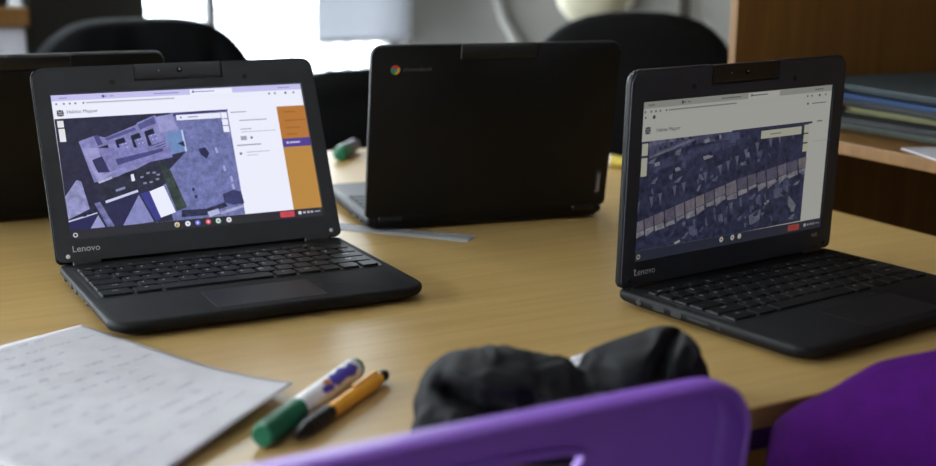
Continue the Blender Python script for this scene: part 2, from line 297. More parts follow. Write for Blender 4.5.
MAP_TWO = [
('262848',0.6,[(0.005,0.935),(0.001,0.245),(0.882,0.245),(0.882,0.929),(0.553,0.935)]),
('5a5c86',0.5,[(0.042,0.245),(0.493,0.245),(0.506,0.297),(0.265,0.296),(0.047,0.346)]),
('8c8aa6',0.3,[(0.048,0.34),(0.263,0.258),(0.268,0.274),(0.051,0.356)]),
('77789a',0.6,[(0.042,0.247),(0.066,0.245),(0.276,0.245),(0.277,0.248),(0.045,0.278)]),
('2a2a3c',0,[(0.091,0.292),(0.104,0.288),(0.109,0.307),(0.096,0.31)]),
('2a2a3c',0,[(0.115,0.286),(0.128,0.282),(0.133,0.301),(0.119,0.304)]),
('2a2a3c',0,[(0.142,0.269),(0.156,0.265),(0.16,0.285),(0.147,0.288)]),
('2a2a3c',0,[(0.171,0.245),(0.185,0.245),(0.188,0.258),(0.175,0.261)]),
('2a2a3c',0,[(0.196,0.247),(0.203,0.245),(0.209,0.245),(0.214,0.263),(0.201,0.265)]),
('2a2a3c',0,[(0.233,0.245),(0.247,0.245),(0.251,0.259),(0.237,0.261)]),
('2c2d3e',0.4,[(0.15,0.333),(0.183,0.31),(0.21,0.324),(0.202,0.354),(0.166,0.36)]),
('2c2d3e',0.4,[(0.104,0.362),(0.137,0.349),(0.141,0.364),(0.11,0.379)]),
('45476e',0.5,[(0.049,0.395),(0.266,0.321),(0.495,0.295),(0.503,0.335),(0.27,0.384),(0.056,0.446)]),
('b4b4cc',0,[(0.314,0.386),(0.34,0.379),(0.345,0.401),(0.321,0.409)]),
('b4b4cc',0,[(0.334,0.38),(0.359,0.373),(0.365,0.396),(0.34,0.404)]),
('b4b4cc',0,[(0.313,0.278),(0.338,0.271),(0.344,0.293),(0.319,0.302)]),
('b4b4cc',0,[(0.072,0.387),(0.097,0.38),(0.102,0.402),(0.078,0.41)]),
('b4b4cc',0,[(0.372,0.263),(0.397,0.255),(0.403,0.278),(0.378,0.286)]),
('b4b4cc',0,[(0.175,0.436),(0.2,0.43),(0.205,0.452),(0.181,0.46)]),
('7d7c9e',0,[(0.0,0.651),(0.0,0.623),(0.014,0.619),(0.009,0.691)]),
('7d7c9e',0,[(0.059,0.6),(0.079,0.595),(0.074,0.668)]),
('7d7c9e',0,[(0.1,0.586),(0.12,0.582),(0.115,0.654)]),
('7d7c9e',0,[(0.169,0.551),(0.189,0.546),(0.184,0.619)]),
('7d7c9e',0,[(0.214,0.539),(0.234,0.534),(0.229,0.607)]),
('7d7c9e',0,[(0.283,0.499),(0.303,0.494),(0.298,0.567)]),
('7d7c9e',0,[(0.32,0.491),(0.341,0.486),(0.336,0.56)]),
('7d7c9e',0,[(0.395,0.46),(0.416,0.455),(0.411,0.529)]),
('7d7c9e',0,[(0.435,0.437),(0.456,0.432),(0.451,0.506)]),
('7d7c9e',0,[(0.481,0.412),(0.502,0.407),(0.497,0.481)]),
('7d7c9e',0,[(0.526,0.375),(0.548,0.369),(0.543,0.444)]),
('7d7c9e',0,[(0.584,0.339),(0.606,0.334),(0.602,0.409)]),
('7d7c9e',0,[(0.657,0.321),(0.679,0.315),(0.674,0.39)]),
('7d7c9e',0,[(0.705,0.298),(0.727,0.292),(0.722,0.368)]),
('7d7c9e',0,[(0.779,0.279),(0.801,0.273),(0.797,0.349)]),
('958a9c',0.25,[(0.0,0.803),(0.0,0.751),(0.036,0.738),(0.041,0.8),(0.001,0.815)]),
('a6a2b0',0.5,[(0.001,0.819),(0.04,0.804),(0.044,0.833),(0.006,0.854)]),
('8a7f92',0.25,[(0.042,0.736),(0.082,0.721),(0.087,0.783),(0.047,0.797)]),
('a6a2b0',0.5,[(0.047,0.802),(0.086,0.787),(0.09,0.816),(0.052,0.849)]),
('8a7f92',0.25,[(0.087,0.719),(0.133,0.702),(0.138,0.768),(0.093,0.784)]),
('a6a2b0',0.5,[(0.093,0.789),(0.137,0.772),(0.142,0.813),(0.098,0.824)]),
('7c7488',0.25,[(0.138,0.7),(0.184,0.684),(0.19,0.762),(0.145,0.778)]),
('a6a2b0',0.5,[(0.145,0.783),(0.189,0.766),(0.193,0.796),(0.149,0.806)]),
('958a9c',0.25,[(0.189,0.682),(0.231,0.666),(0.238,0.744),(0.196,0.759)]),
('a6a2b0',0.5,[(0.196,0.764),(0.237,0.749),(0.24,0.767),(0.201,0.787)]),
('958a9c',0.25,[(0.237,0.664),(0.283,0.647),(0.29,0.722),(0.243,0.739)]),
('a6a2b0',0.5,[(0.243,0.743),(0.289,0.726),(0.293,0.768),(0.249,0.779)]),
('9c9098',0.25,[(0.289,0.645),(0.331,0.63),(0.337,0.698),(0.295,0.714)]),
('a6a2b0',0.5,[(0.295,0.718),(0.336,0.703),(0.34,0.732),(0.301,0.766)]),
('7c7488',0.25,[(0.337,0.628),(0.379,0.612),(0.386,0.679),(0.343,0.694)]),
('a6a2b0',0.5,[(0.343,0.699),(0.385,0.683),(0.389,0.713),(0.348,0.723)]),
('958a9c',0.25,[(0.385,0.61),(0.437,0.591),(0.444,0.653),(0.391,0.672)]),
('a6a2b0',0.5,[(0.391,0.676),(0.443,0.657),(0.447,0.687),(0.398,0.725)]),
('958a9c',0.25,[(0.443,0.589),(0.496,0.569),(0.504,0.65),(0.451,0.669)]),
('a6a2b0',0.5,[(0.451,0.674),(0.503,0.654),(0.508,0.697),(0.456,0.697)]),
('6f6b84',0.25,[(0.502,0.567),(0.551,0.556),(0.558,0.631),(0.509,0.642)]),
('a6a2b0',0.5,[(0.509,0.647),(0.557,0.636),(0.562,0.666),(0.515,0.683)]),
('7c7488',0.25,[(0.557,0.554),(0.601,0.544),(0.609,0.613),(0.564,0.623)]),
('a6a2b0',0.5,[(0.564,0.628),(0.608,0.618),(0.611,0.637),(0.569,0.652)]),
('6f6b84',0.25,[(0.607,0.543),(0.652,0.532),(0.66,0.609),(0.615,0.619)]),
('a6a2b0',0.5,[(0.615,0.624),(0.659,0.613),(0.664,0.643),(0.623,0.673)]),
('6f6b84',0.25,[(0.658,0.531),(0.714,0.518),(0.722,0.596),(0.667,0.609)]),
('a6a2b0',0.5,[(0.667,0.614),(0.721,0.601),(0.725,0.62),(0.674,0.663)]),
('8a7f92',0.25,[(0.72,0.516),(0.766,0.505),(0.774,0.578),(0.728,0.588)]),
('a6a2b0',0.5,[(0.728,0.593),(0.773,0.582),(0.777,0.602),(0.736,0.643)]),
('6f6b84',0.25,[(0.772,0.504),(0.828,0.491),(0.836,0.561),(0.78,0.574)]),
('a6a2b0',0.5,[(0.78,0.578),(0.835,0.565),(0.84,0.596),(0.787,0.615)]),
('9c9098',0.25,[(0.835,0.489),(0.882,0.478),(0.882,0.551),(0.843,0.56)]),
('a6a2b0',0.5,[(0.843,0.565),(0.882,0.556),(0.882,0.593),(0.849,0.59)]),
('5d6284',0.6,[(0.711,0.637),(0.722,0.634),(0.728,0.684),(0.719,0.674)]),
('3c4060',0.6,[(0.226,0.783),(0.24,0.778),(0.246,0.821),(0.232,0.811)]),
('5d6284',0.6,[(0.579,0.768),(0.589,0.765),(0.595,0.818),(0.587,0.807)]),
('4d5476',0.6,[(0.608,0.702),(0.634,0.694),(0.645,0.774),(0.617,0.755)]),
('6c7090',0.6,[(0.228,0.798),(0.245,0.793),(0.251,0.841),(0.235,0.83)]),
('6c7090',0.6,[(0.465,0.721),(0.484,0.715),(0.492,0.776),(0.472,0.762)]),
('6c7090',0.6,[(0.282,0.792),(0.293,0.788),(0.3,0.878),(0.29,0.859)]),
('5d6284',0.6,[(0.721,0.635),(0.732,0.632),(0.74,0.711),(0.731,0.694)]),
('4d5476',0.6,[(0.474,0.758),(0.493,0.752),(0.5,0.812),(0.481,0.798)]),
('5d6284',0.6,[(0.607,0.702),(0.633,0.694),(0.644,0.767),(0.615,0.749)]),
('6c7090',0.6,[(0.342,0.793),(0.355,0.789),(0.361,0.852),(0.349,0.838)]),
('5d6284',0.6,[(0.654,0.697),(0.664,0.694),(0.67,0.745),(0.662,0.734)]),
('3c4060',0.6,[(0.411,0.801),(0.427,0.796),(0.434,0.85),(0.418,0.838)]),
('4d5476',0.6,[(0.444,0.813),(0.46,0.808),(0.469,0.898),(0.453,0.878)]),
('5d6284',0.6,[(0.382,0.74),(0.395,0.736),(0.403,0.821),(0.391,0.803)]),
('6c7090',0.6,[(0.264,0.834),(0.286,0.828),(0.295,0.906),(0.272,0.888)]),
('6c7090',0.6,[(0.412,0.788),(0.433,0.782),(0.441,0.839),(0.419,0.826)]),
('5d6284',0.6,[(0.754,0.621),(0.781,0.613),(0.794,0.713),(0.764,0.69)]),
('6c7090',0.6,[(0.519,0.694),(0.531,0.69),(0.538,0.763),(0.527,0.747)]),
('5d6284',0.6,[(0.588,0.762),(0.602,0.758),(0.607,0.797),(0.595,0.788)]),
('6e7296',0.3,[(0.705,0.674),(0.753,0.669),(0.767,0.731),(0.714,0.738)]),
('7d7f9e',0.3,[(0.577,0.826),(0.643,0.795),(0.642,0.87),(0.59,0.896)]),
('8a8c9c',0.4,[(0.794,0.729),(0.843,0.807),(0.83,0.88),(0.796,0.797)]),
('a0a2b4',0.3,[(0.657,0.754),(0.682,0.737),(0.688,0.754),(0.665,0.776)]),
('c8cad6',0,[(0.193,0.92),(0.221,0.907),(0.225,0.922),(0.199,0.934)]),
]
# ---------------------------------------------------------------- laptops
SW, SH = .2564, .1442                   # 11.6 inch panel
SB, ST, ZH, BD, LW = .02487, .0285, .01402, .20853, .28935
LT = SB + SH + ST                       # lid height above the hinge line
NW, NH = .0445, .0172                   # notch that takes the camera bar

def screen_material(name, gain, tint):
    m, nt, b = new_mat(name)
    at = nt.nodes.new('ShaderNodeVertexColor'); at.layer_name = 'Pixels'
    tc = nt.nodes.new('ShaderNodeTexCoord')
    nz = nt.nodes.new('ShaderNodeTexNoise'); nz.inputs['Scale'].default_value = 170; nz.inputs['Detail'].default_value = 5; nz.inputs['Roughness'].default_value = .7
    nt.links.new(tc.outputs['Object'], nz.inputs['Vector'])
    mr = nt.nodes.new('ShaderNodeMapRange'); mr.inputs[1].default_value = .25; mr.inputs[2].default_value = .75; mr.inputs[1].default_value = .33; mr.inputs[2].default_value = .67; mr.inputs[3].default_value = -.9; mr.inputs[4].default_value = 1.15
    nt.links.new(nz.outputs['Fac'], mr.inputs[0])
    mu = nt.nodes.new('ShaderNodeMath'); mu.operation = 'MULTIPLY_ADD'; mu.inputs[2].default_value = 1
    nt.links.new(mr.outputs[0], mu.inputs[0]); nt.links.new(at.outputs['Alpha'], mu.inputs[1])
    vm = nt.nodes.new('ShaderNodeVectorMath'); vm.operation = 'SCALE'
    nt.links.new(at.outputs['Color'], vm.inputs[0]); nt.links.new(mu.outputs[0], vm.inputs['Scale'])
    v2 = nt.nodes.new('ShaderNodeVectorMath'); v2.operation = 'MULTIPLY'; v2.inputs[1].default_value = tint
    nt.links.new(vm.outputs[0], v2.inputs[0]); nt.links.new(v2.outputs[0], b.inputs['Emission Color'])
    b.inputs['Emission Strength'].default_value = gain
    b.inputs['Base Color'].default_value = (.006, .006, .008, 1); b.inputs['Roughness'].default_value = .4; b.inputs['Specular IOR Level'].default_value = .3
    return m

def px_rect(u0, v0, u1, v1): return [(u0, v0), (u1, v0), (u1, v1), (u0, v1)]
def px_disc(u, v, r, k=14, asp=SW/SH): return [(u + r*cos(2*pi*i/k), v + r*asp*sin(2*pi*i/k)) for i in range(k)]
def browser(which):
    L = []
    def a(col, poly, tex=0): L.append((col, tex, poly))
    a('2a2b2f', px_rect(0, 0, 1, 1))
    one = which == 1
    a('c9c5ec' if one else 'c6c8cc', px_rect(0, 0, 1, .042))                # tab strip
    a('f1f2fa', px_rect(0, .042, 1, .085)); a('f3f3fb', px_rect(0, .085, 1, .936))
    a('f4f5fc', px_rect(.535, .006, .708, .043) if one else px_rect(.53, .006, .70, .043))
    for u, w in ((.03, .03), (.20, .012), (.22, .015), (.39, .10), (.545, .09), (.9, .05)): a('8f8dc0' if one else '7f8288', px_rect(u, .019, u+w, .026))
    a('55559a', px_disc(.195, .022, .006)); a('6f70a8', px_disc(.548, .022, .005))
    for u in (.017, .045, .067, .088): a('8c8c9c', px_disc(u, .063, .0045, 8))
    a('55555f', px_disc(.118, .063, .004, 6)); a('b2b2c2', px_rect(.128, .058, .47, .067))
    for u in (.86, .885, .93, .965): a('77778a', px_disc(u, .063, .0045, 8))
    a('2d2d35', px_disc(.93, .064, .005, 8))
    if not one:
        a('55555c', px_disc(.02, .098, .004, 8)); a('35353c', px_disc(.06, .098, .007, 8)); a('35353c', px_disc(.865, .115, .005, 8)); a('9a9aa0', px_rect(.89, .112, .97, .119))
    lu, lv = (.027, .128) if one else (.034, .178)
    for i in range(-1, 2):
        for j in range(-1, 2):
            w = .0045 if (i+j) % 2 else .0032
            a('22222a', px_rect(lu+i*.0085-w, lv+j*.015-w*1.6, lu+i*.0085+w, lv+j*.015+w*1.6))
    for c, t, p in (MAP_ONE if one else MAP_TWO): a(c, p, t)
    if not one:
        q = random.Random(21)
        for k in range(110):
            u, v = q.uniform(.04, .86), q.uniform(.26, .90)
            if abs(v-(.80-.42*u)) < .085: continue
            w, h = q.uniform(.006, .03), q.uniform(.012, .045); sk = q.uniform(-.02, .02)
            a(q.choice(('5a5e86', '70749a', '3f4268', '1c1e3a', '1c1e3a', '8488a6')), [(u, v), (u+w, v-w*.5), (u+w+sk, v+h), (u+sk, v+h*.8)], .5)
    if one:
        a('eeeef8', px_rect(.464, .187, .643, .226)); a('8c8cb8', px_rect(.51, .203, .55, .21)); a('7a7ab0', px_disc(.482, .206, .004, 8))
        for v in (.186, .236, .287): a('f2f2fb', px_rect(.645, v, .669, v+.045))
        a('ecece9', px_rect(.010, .182, .033, .229)); a('ecece9', px_rect(.011, .238, .034, .329))
        a('b87836', px_rect(.88, .166, 1, .409)); a('bd8a42', px_rect(.88, .409, 1, .936)); a('54408f', px_rect(.88, .409, 1, .472))
        a('c2bede', px_rect(.91, .433, .955, .446)); a('c2bede', px_disc(.902, .44, .006, 8))
        for v, w in ((.205, .05), (.27, .09), (.325, .06), (.375, .045)): a('9a6024', px_rect(.905, v, .905+w, v+.008))
        a('9a9ab8', px_rect(.685, .187, .75, .194)); a('a6a6be', px_rect(.715, .25, .83, .258)); a('a6a6be', px_rect(.715, .315, .76, .322)); a('b6b6c8', px_rect(.715, .337, .86, .342))
        a('a2a2b4', px_rect(.71, .37, .735, .40)); a('7f7f96', px_disc(.755, .385, .006, 8)); a('8c8ca0', px_rect(.69, .432, .79, .44)); a('7f7f96', px_disc(.70, .497, .006, 8))
        a('b6b6c8', px_rect(.725, .487, .82, .493)); a('b6b6c8', px_rect(.725, .51, .77, .515))
        v = .965; us = (.402, .444, .483, .525, .565, .608); ru = (.82, .880)
    else:
        a('3a3a60', px_rect(.45, .236, .894, .25)); a('eeeee6', px_rect(.609, .262, .835, .315)); a('b0b0a6', px_rect(.66, .286, .72, .294))
        for q in (.255, .320, .385): a('eeeee6', px_rect(.85, q, .882, q+.055))
        a('eeeee6', px_rect(.006, .255, .034, .33)); a('eeeee6', px_rect(.006, .345, .034, .46))
        a('8f8f92', px_rect(.92, .235, .95, .243)); a('c9c9c4', px_rect(.9, .375, 1, .378))
        v = .956; us = (.436, .495, .533); ru = (.805, .870)
    a('2c2c30' if one else '26272c', px_rect(0, .936, 1, 1))
    for k, u in enumerate(us):
        cs = ('dfe0e6',)*6
        c = ('d8cdb8', 'f0f0f4', '6d78e6', 'e05a6c', 'cfe0d2', 'e6e6ea')[k] if one else 'e8e8ea'
        a(c, px_disc(u, v, .0105)); a(('d0483e', '8a8a96', 'eef0ff', 'ffdfe2', '4b8f62', '8c8c96')[k], px_disc(u, v, .004, 8))
    if one: a('4a9a58', px_rect(.396, v, .402, v+.014)); a('e6b93a', px_rect(.403, v, .409, v+.014))
    a('cf4a54' if one else 'd8605c', px_rect(ru[0], .945, ru[1], .986)); a('b03a44', px_rect(ru[0]+.016, .962, ru[1]-.016, .968))
    a('dcdce4', px_disc(.903, .963, .0075, 10))
    for u in (.922, .939, .954): a('c8c8d4', px_rect(u-.005, .956, u+.005, .970))
    a('b0b0c0', px_rect(.967, .959, .99, .967))
    a('c9cacc', px_disc(.018, .971, .009)); a('2a2b2f', px_disc(.018, .971, .005, 10))
    return L
def display(parent, which, material):
    bm = BM(); lay = bm.loops.layers.float_color.new('Pixels')
    def P(u, v, d): return V(((u-.5)*SW, .0024-d, SB + (1-v)*SH))
    d = .0001
    items = browser(which)
    def white(h): return int(h[:2], 16) > 190 or int(h[:2], 16)-int(h[4:], 16) > 40
    def paint(f, col, tex):
        c = lin(col)
        if which == 2 and not white(col): c = [.85*c[0]+.034, .85*c[1]+.039, .85*c[2]+.085]
        for l in f.loops: l[lay] = (*c, tex)
    for col, tex, poly in items:
        d += 8e-6
        vs = [bm.verts.new(P(u, v, d)) for u, v in poly]
        try: paint(bm.faces.new(vs), col, tex)
        except ValueError: pass
    tx = (.05, .125) if which == 1 else (.068, .180)
    vs, fs = text_mesh('Habitat Mapper', .0047, 'LEFT')
    bv = [bm.verts.new(P(tx[0], tx[1], d+1e-5) + V((v.x, 0, v.y))) for v in vs]
    for f in fs: paint(bm.faces.new([bv[i] for i in f]), '2c2c36', 0)
    for f in bm.faces: f.normal_update()
    flip = [f for f in bm.faces if f.normal.y > 0]
    bmesh.ops.reverse_faces(bm, faces=flip)
    return finish('display', bm, material, parent, smooth=False, normals=False)

KEY_CACHE = {}
def key_mesh(w, h, legend):
    k = (round(w, 4), round(h, 4), legend)
    if k not in KEY_CACHE:
        bm = BM()
        r0 = [(x, y, 0) for x, y in rrect(w, h, .0018, 3)]
        r1 = [(x, y, .0016) for x, y in rrect(w-.0006, h-.0006, .0018, 3)]
        r2 = [(x, y, .0021) for x, y in rrect(w-.0018, h-.0018, .0014, 3)]
        loft(bm, [r0, r1, r2])
        if legend:
            add_text(bm, legend, .0058 if len(legend) == 1 else .0036, M.Translation((-w/2+.0045 if len(legend) == 1 else 0, h/2-.005 if h > .012 else 0, .00216)), 1)
        bmesh.ops.recalc_face_normals(bm, faces=bm.faces)
        me = bpy.data.meshes.new('key'); bm.to_mesh(me); bm.free(); me.shade_smooth(); me.set_sharp_from_angle(angle=R(30))
        me.materials.append(MT['key']); me.materials.append(MT['legend'])
        KEY_CACHE[k] = me
    return KEY_CACHE[k]
ROWS = [  # (y offset of the row's back edge, height, [(legend, width in units)])
    (.0, .0112, [('esc', 1)] + [(c, 1) for c in ('<', '>', 'o', '[]', '||', '*', '**', 'x', '-', '+')] + [('', 1.0)]),
    (.0136, .0164, [('`', .7)] + [(c, 1) for c in '1234567890-='] + [('', 1.2)]),
    (.0322, .0164, [('tab', 1.3)] + [(c, 1) for c in 'qwertyuiop[]'] + [('\\', .9)]),
    (.0508, .0164, [('', 1.6)] + [(c, 1) for c in "asdfghjkl;'"] + [('enter', 1.75)]),
    (.0694, .0164, [('shift', 2.1)] + [(c, 1) for c in 'zxcvbnm,./'] + [('shift', 2.25)]),
    (.0880, .0164, [('ctrl', 1.6), ('alt', 1.4), ('', 5.6), ('alt', 1.2), ('ctrl', 1.3), ('', 1.05), ('', 1.05), ('', 1.05)]),
]
def keyboard(base, zt):
    kw, x0, y0 = .264, -.132, -.0180
    bm = BM()
    loft(bm, [[(x, y, zt-.0004) for x, y in rrect(.2695, .1075, .003, 3, 0, y0-.0520)], [(x, y, zt+.0002) for x, y in rrect(.2691, .1071, .003, 3, 0, y0-.0520)]])
    kb = finish('keyboard', bm, MT['well'], base, ang=30)
    for off, h, keys in ROWS:
        tot = sum(k[1] for k in keys); x = x0
        for lg, w in keys:
            ww = kw*w/tot
            o = bpy.data.objects.new('key', key_mesh(ww-.0026, h, lg)); COL.objects.link(o)
            o.parent = kb; o.location = (x+ww/2, y0-off-h/2, zt+.0002)
            x += ww
    return kb

def make_laptop(x, y, yaw, lid_tilt, label, which, scr_mat, bez, white_dots, cam_mat, rear=False):
    root = empty('laptop', (x, y, 0), yaw)
    tag(root, label, 'laptop', 'laptops on the table')
    # base shell
    zt = .0150
    bm = BM(); W = .2850; D0, D1 = -BD+.0010, .0085
    def ring(ins, z, fr=.020): return [(px, py, z) for px, py in rrect(W-2*ins, (D1-D0)-2*ins, (fr, fr, .006, .006), 6, 0, (D0+D1)/2)]
    loft(bm, [ring(.011, .0022), ring(.009, .0016), ring(.002, .0058), ring(.0003, .0085), ring(0, .0118), ring(.0005, .0138), ring(.0018, zt)])
    base = finish('base', bm, MT['deck'], root, loc=(0, -.005, 0), ang=50)
    for fx in (-.115, .115):
        for fy in (-.185, -.012):
            bm = BM(); rev(bm, [(0, .004), (.0004, .005), (.0024, .005)], (fx, fy, 0), (fx, fy, 1), 16); finish('foot', bm, MT['rubber'], base)
    keyboard(base, zt)
    bm = BM(); loft(bm, [[(px, py, zt-.0002) for px, py in rrect(.100, .056, .003, 3, 0, -.167)], [(px, py, zt+.00025) for px, py in rrect(.0994, .0554, .003, 3, 0, -.167)]])
    finish('touchpad', bm, MT['pad'], base, ang=30)
    for sx in (-1, 1):
        for py, w, h in ((-.020, .005, .005), (-.045, .014, .005), (-.066, .013, .0055), (-.092, .024, .0022), (-.115, .0035, .0035)):
            bm = BM(); box(bm, (sx*(W/2-.001), py, .0090), (.0026, w, h))
            finish('port', bm, MT['port'], base, bevel=.0004)
    bm = BM(); rev(bm, [(0, .0028), (.0006, .0028)], (-W/2+.0005, -.020, .009), (-W/2-1, -.02, .009), 14); finish('port_ring', bm, MT['port_metal'], base)
    # lid
    def outline(ins=0, notch=True, r=.012):
        h, w = LT-ins, LW/2-ins
        p = []
        for i in range(7): a = -pi/2 - i/6*pi/2; p.append((-w+.006+.006*cos(a), .002+ins+.006+.006*sin(a)))
        for i in range(9): a = pi - i/8*pi/2; p.append((-w+r+r*cos(a), h-r+r*sin(a)))
        if notch:
            q = NW+ins
            p += [(-q, h), (-q, h-NH), (q, h-NH), (q, h)]
        for i in range(9): a = pi/2 - i/8*pi/2; p.append((w-r+r*cos(a), h-r+r*sin(a)))
        for i in range(7): a = -i/6*pi/2; p.append((w-.006+.006*cos(a), .002+ins+.006+.006*sin(a)))
        return p
    bm = BM()
    loft(bm, [[(a, .0028, b) for a, b in outline(.0012)], [(a, .0012, b) for a, b in outline(.0002)], [(a, .0032, b) for a, b in outline(0)], [(a, .0055, b) for a, b in outline(0)], [(a, .0072, b) for a, b in outline(.0007)], [(a, .0078, b) for a, b in outline(.002)]])
    lid = finish('lid', bm, MT['lidback'], root, loc=(0, -.0024*cos(lid_tilt), ZH+.0024*sin(lid_tilt)), rot=(-lid_tilt, 0, 0), ang=40)
    bm = BM(); hw = LW/2-.010
    loft(bm, [[(a, y, b) for a, b in rrect(2*hw-2*i, .018-2*i, .004, 4, 0, -.001)] for i, y in ((.001, .0045), (0, .0055), (0, .0068), (.001, .0077))])
    finish('hinge_cover', bm, MT['lidback'], lid, ang=40)
    # bezel plate with the screen opening
    bm = BM()
    oo = outline(.0011); hs = [(-SW/2-.0004, SB-.0004), (-SW/2-.0004, SB+SH+.0004), (SW/2+.0004, SB+SH+.0004), (SW/2+.0004, SB-.0004)]
    ed = []
    for pl in (oo, hs):
        vs = [bm.verts.new((a, 0, b)) for a, b in pl]
        ed += [bm.edges.new((vs[i], vs[(i+1) % len(vs)])) for i in range(len(vs))]
    bmesh.ops.triangle_fill(bm, edges=ed, use_beauty=True)
    g = bmesh.ops.extrude_face_region(bm, geom=bm.faces[:])
    bmesh.ops.translate(bm, vec=(0, -.0032, 0), verts=[e for e in g['geom'] if isinstance(e, bmesh.types.BMVert)])
    bz = finish('bezel', bm, bez, lid, loc=(0, .0027, 0), ang=30)
    display(lid, which, scr_mat)
    # camera bar in the notch
    bm = BM()
    w = NW-.0007
    pr = [(.0004, .0007), (-.0004, .0020), (-.0004, .0150), (.0006, .0166), (.0034, .0170), (.0060, .0164), (.0074, .0146), (.0070, .0030), (.0062, .0007)]
    loft(bm, [[(sx, a, LT-NH+b) for a, b in pr] for sx in (-w, -w+.0006, w-.0006, w)])
    cb = finish('camera_module', bm, cam_mat, lid, ang=40)
    bm = BM(); rev(bm, [(0, .0026), (.0004, .0026), (.0005, .0018), (.0002, .0016)], (0.001, -.0003, LT-.0085), (.001, -1, LT-.0085), 18); finish('lens', bm, MT['lens'], cb)
    bm = BM(); rev(bm, [(0, .0011), (.0003, .0011)], (.0012, -.0007, LT-.0078), (.0012, -1, LT-.0078), 12); finish('lens_glint', bm, MT['glint'], cb)  # pale disc modelled in as the highlight on the lens
    bm = BM(); rev(bm, [(0, .0007), (.0003, .0007)], (-.020, -.0003, LT-.0085), (-.020, -1, LT-.0085), 10); finish('indicator_light', bm, MT['glint'], cb)
    bm = BM(); rev(bm, [(0, .0006), (.0003, .0006)], (.020, -.0003, LT-.0085), (.020, -1, LT-.0085), 10); finish('microphone', bm, MT['port'], cb)
    for sx in (-1, 1):                                          # bumpers
        bm = BM(); rev(bm, [(0, .0026), (.0005, .0026), (.0009, .0018)], (sx*.068, -.0004, LT-.0185), (sx*.068, -1, LT-.0185), 16); finish('bumper', bm, MT['rubber'], lid)
        bm = BM(); rev(bm, [(0, .0021), (.0005, .0021), (.0009, .0014)], (sx*.1335, -.0004, .0085), (sx*.1335, -1, .0085), 16); finish('bumper', bm, MT['dot'] if white_dots else MT['rubber'], lid)
        bm = BM(); rev(bm, [(0, .0046), (.0008, .0054), (.026, .0054), (.0268, .0046)], (sx*.1165-.0134, .0035, .0008), (1, .0035, .0008), 18)
        box(bm, (sx*.1165, .0035, .005), (.0268, .0074, .008))
        finish('hinge', bm, MT['hinge'], lid, ang=40)
        bm = BM(); box(bm, (sx*(LW/2), .0035, .095), (.0008, .0022, .02)); finish('lid_seam', bm, MT['port'], lid)
    up = M(((1, 0, 0, 0), (0, 0, -1, 0), (0, 1, 0, 0), (0, 0, 0, 1)))       # text plane -> lid plane, facing the user
    bm = BM(); add_text(bm, 'Lenovo', .0088, M.Translation((-.1290, -.0007, .0150)) @ up, align='LEFT'); finish('brand_lettering', bm, MT['logo'], lid, smooth=False, normals=False)
    bm = BM(); add_text(bm, 'N22', .0050, M.Translation((.118, -.0007, .0185)) @ up); finish('model_lettering', bm, MT['hinge'] if which == 1 else MT['logo'], lid, smooth=False, normals=False)
    # rear of the lid
    bk = M.Translation((0, .0080, 0)) @ M.Rotation(pi, 4, 'Z') @ up
    lx, lz = .118, LT-.026
    for c, a0 in (('d2402f', 90), ('e9bd2b', -30), ('3d9c4c', 210)):
        bm = BM(); k = 10
        vs = [bm.verts.new(bk @ V((-lx+.0052*cos(R(a0-60+i*12+0)), lz+.0052*sin(R(a0-60+i*12)), 0))) for i in range(k+1)]
        vs2 = [bm.verts.new(bk @ V((-lx+.0023*cos(R(a0-60+i*12)), lz+.0023*sin(R(a0-60+i*12)), 0))) for i in range(k+1)]
        for i in range(k): bm.faces.new((vs[i], vs[i+1], vs2[i+1], vs2[i]))
        if 'emb'+c not in MT: MT['emb'+c] = mat('emblem_'+c, c, .4)
        finish('emblem_segment', bm, MT['emb'+c], lid, smooth=False)
    if 'emb' not in MT: MT['emb'] = mat('emblem_blue', '4a7fd0', .4); MT['tagm'] = mat('grey_tag', '66666a', .5); MT['tagd'] = mat('dark_tag', '2c2b2d', .5)
    bm = BM(); bm.faces.new([bm.verts.new(bk @ V((-lx+.002*cos(2*pi*i/16), lz+.002*sin(2*pi*i/16), .0001))) for i in range(16)]); finish('emblem_centre', bm, MT['emb'], lid, smooth=False)
    bm = BM(); add_text(bm, 'chromebook', .0062, bk @ M.Translation((-lx+.0085, lz, 0)), align='LEFT'); finish('emblem_lettering', bm, MT['tagm'], lid, smooth=False)
    bm = BM(); loft(bm, [[bk @ V((a, b, -.0003)) for a, b in rrect(.0062, .030, .0008, 2, .1325, .031)], [bk @ V((a, b, .0002)) for a, b in rrect(.0058, .0296, .0008, 2, .1325, .031)]])
    tg = finish('brand_tag', bm, MT['tagd'], lid, ang=30)
    bm = BM(); add_text(bm, 'Lenovo', .0072, bk @ M.Translation((.1325, .031, .0003)) @ M.Rotation(pi/2, 4, 'Z')); finish('brand_lettering', bm, MT['logo'], lid, smooth=False)
    return root
# ---------------------------------------------------------------- camera
F, PITCH, ROLL, CH = 1319.35, .22602, .00953, .32813
fw = V((0, cos(PITCH), -sin(PITCH))); rr = V((1, 0, 0)); uu = rr.cross(fw)
r2 = rr*cos(ROLL) + uu*sin(ROLL); u2 = uu*cos(ROLL) - rr*sin(ROLL)
cd = bpy.data.cameras.new('camera'); cam = bpy.data.objects.new('camera', cd); COL.objects.link(cam)
mw = M((r2, u2, -fw)).transposed().to_4x4(); mw.translation = (0, 0, CH)
cam.matrix_world = mw
cd.sensor_width = 36; cd.lens = F/936*36; cd.clip_start = .02
cd.dof.use_dof = True; cd.dof.focus_distance = 1.23; cd.dof.aperture_fstop = 3.8
S.camera = cam

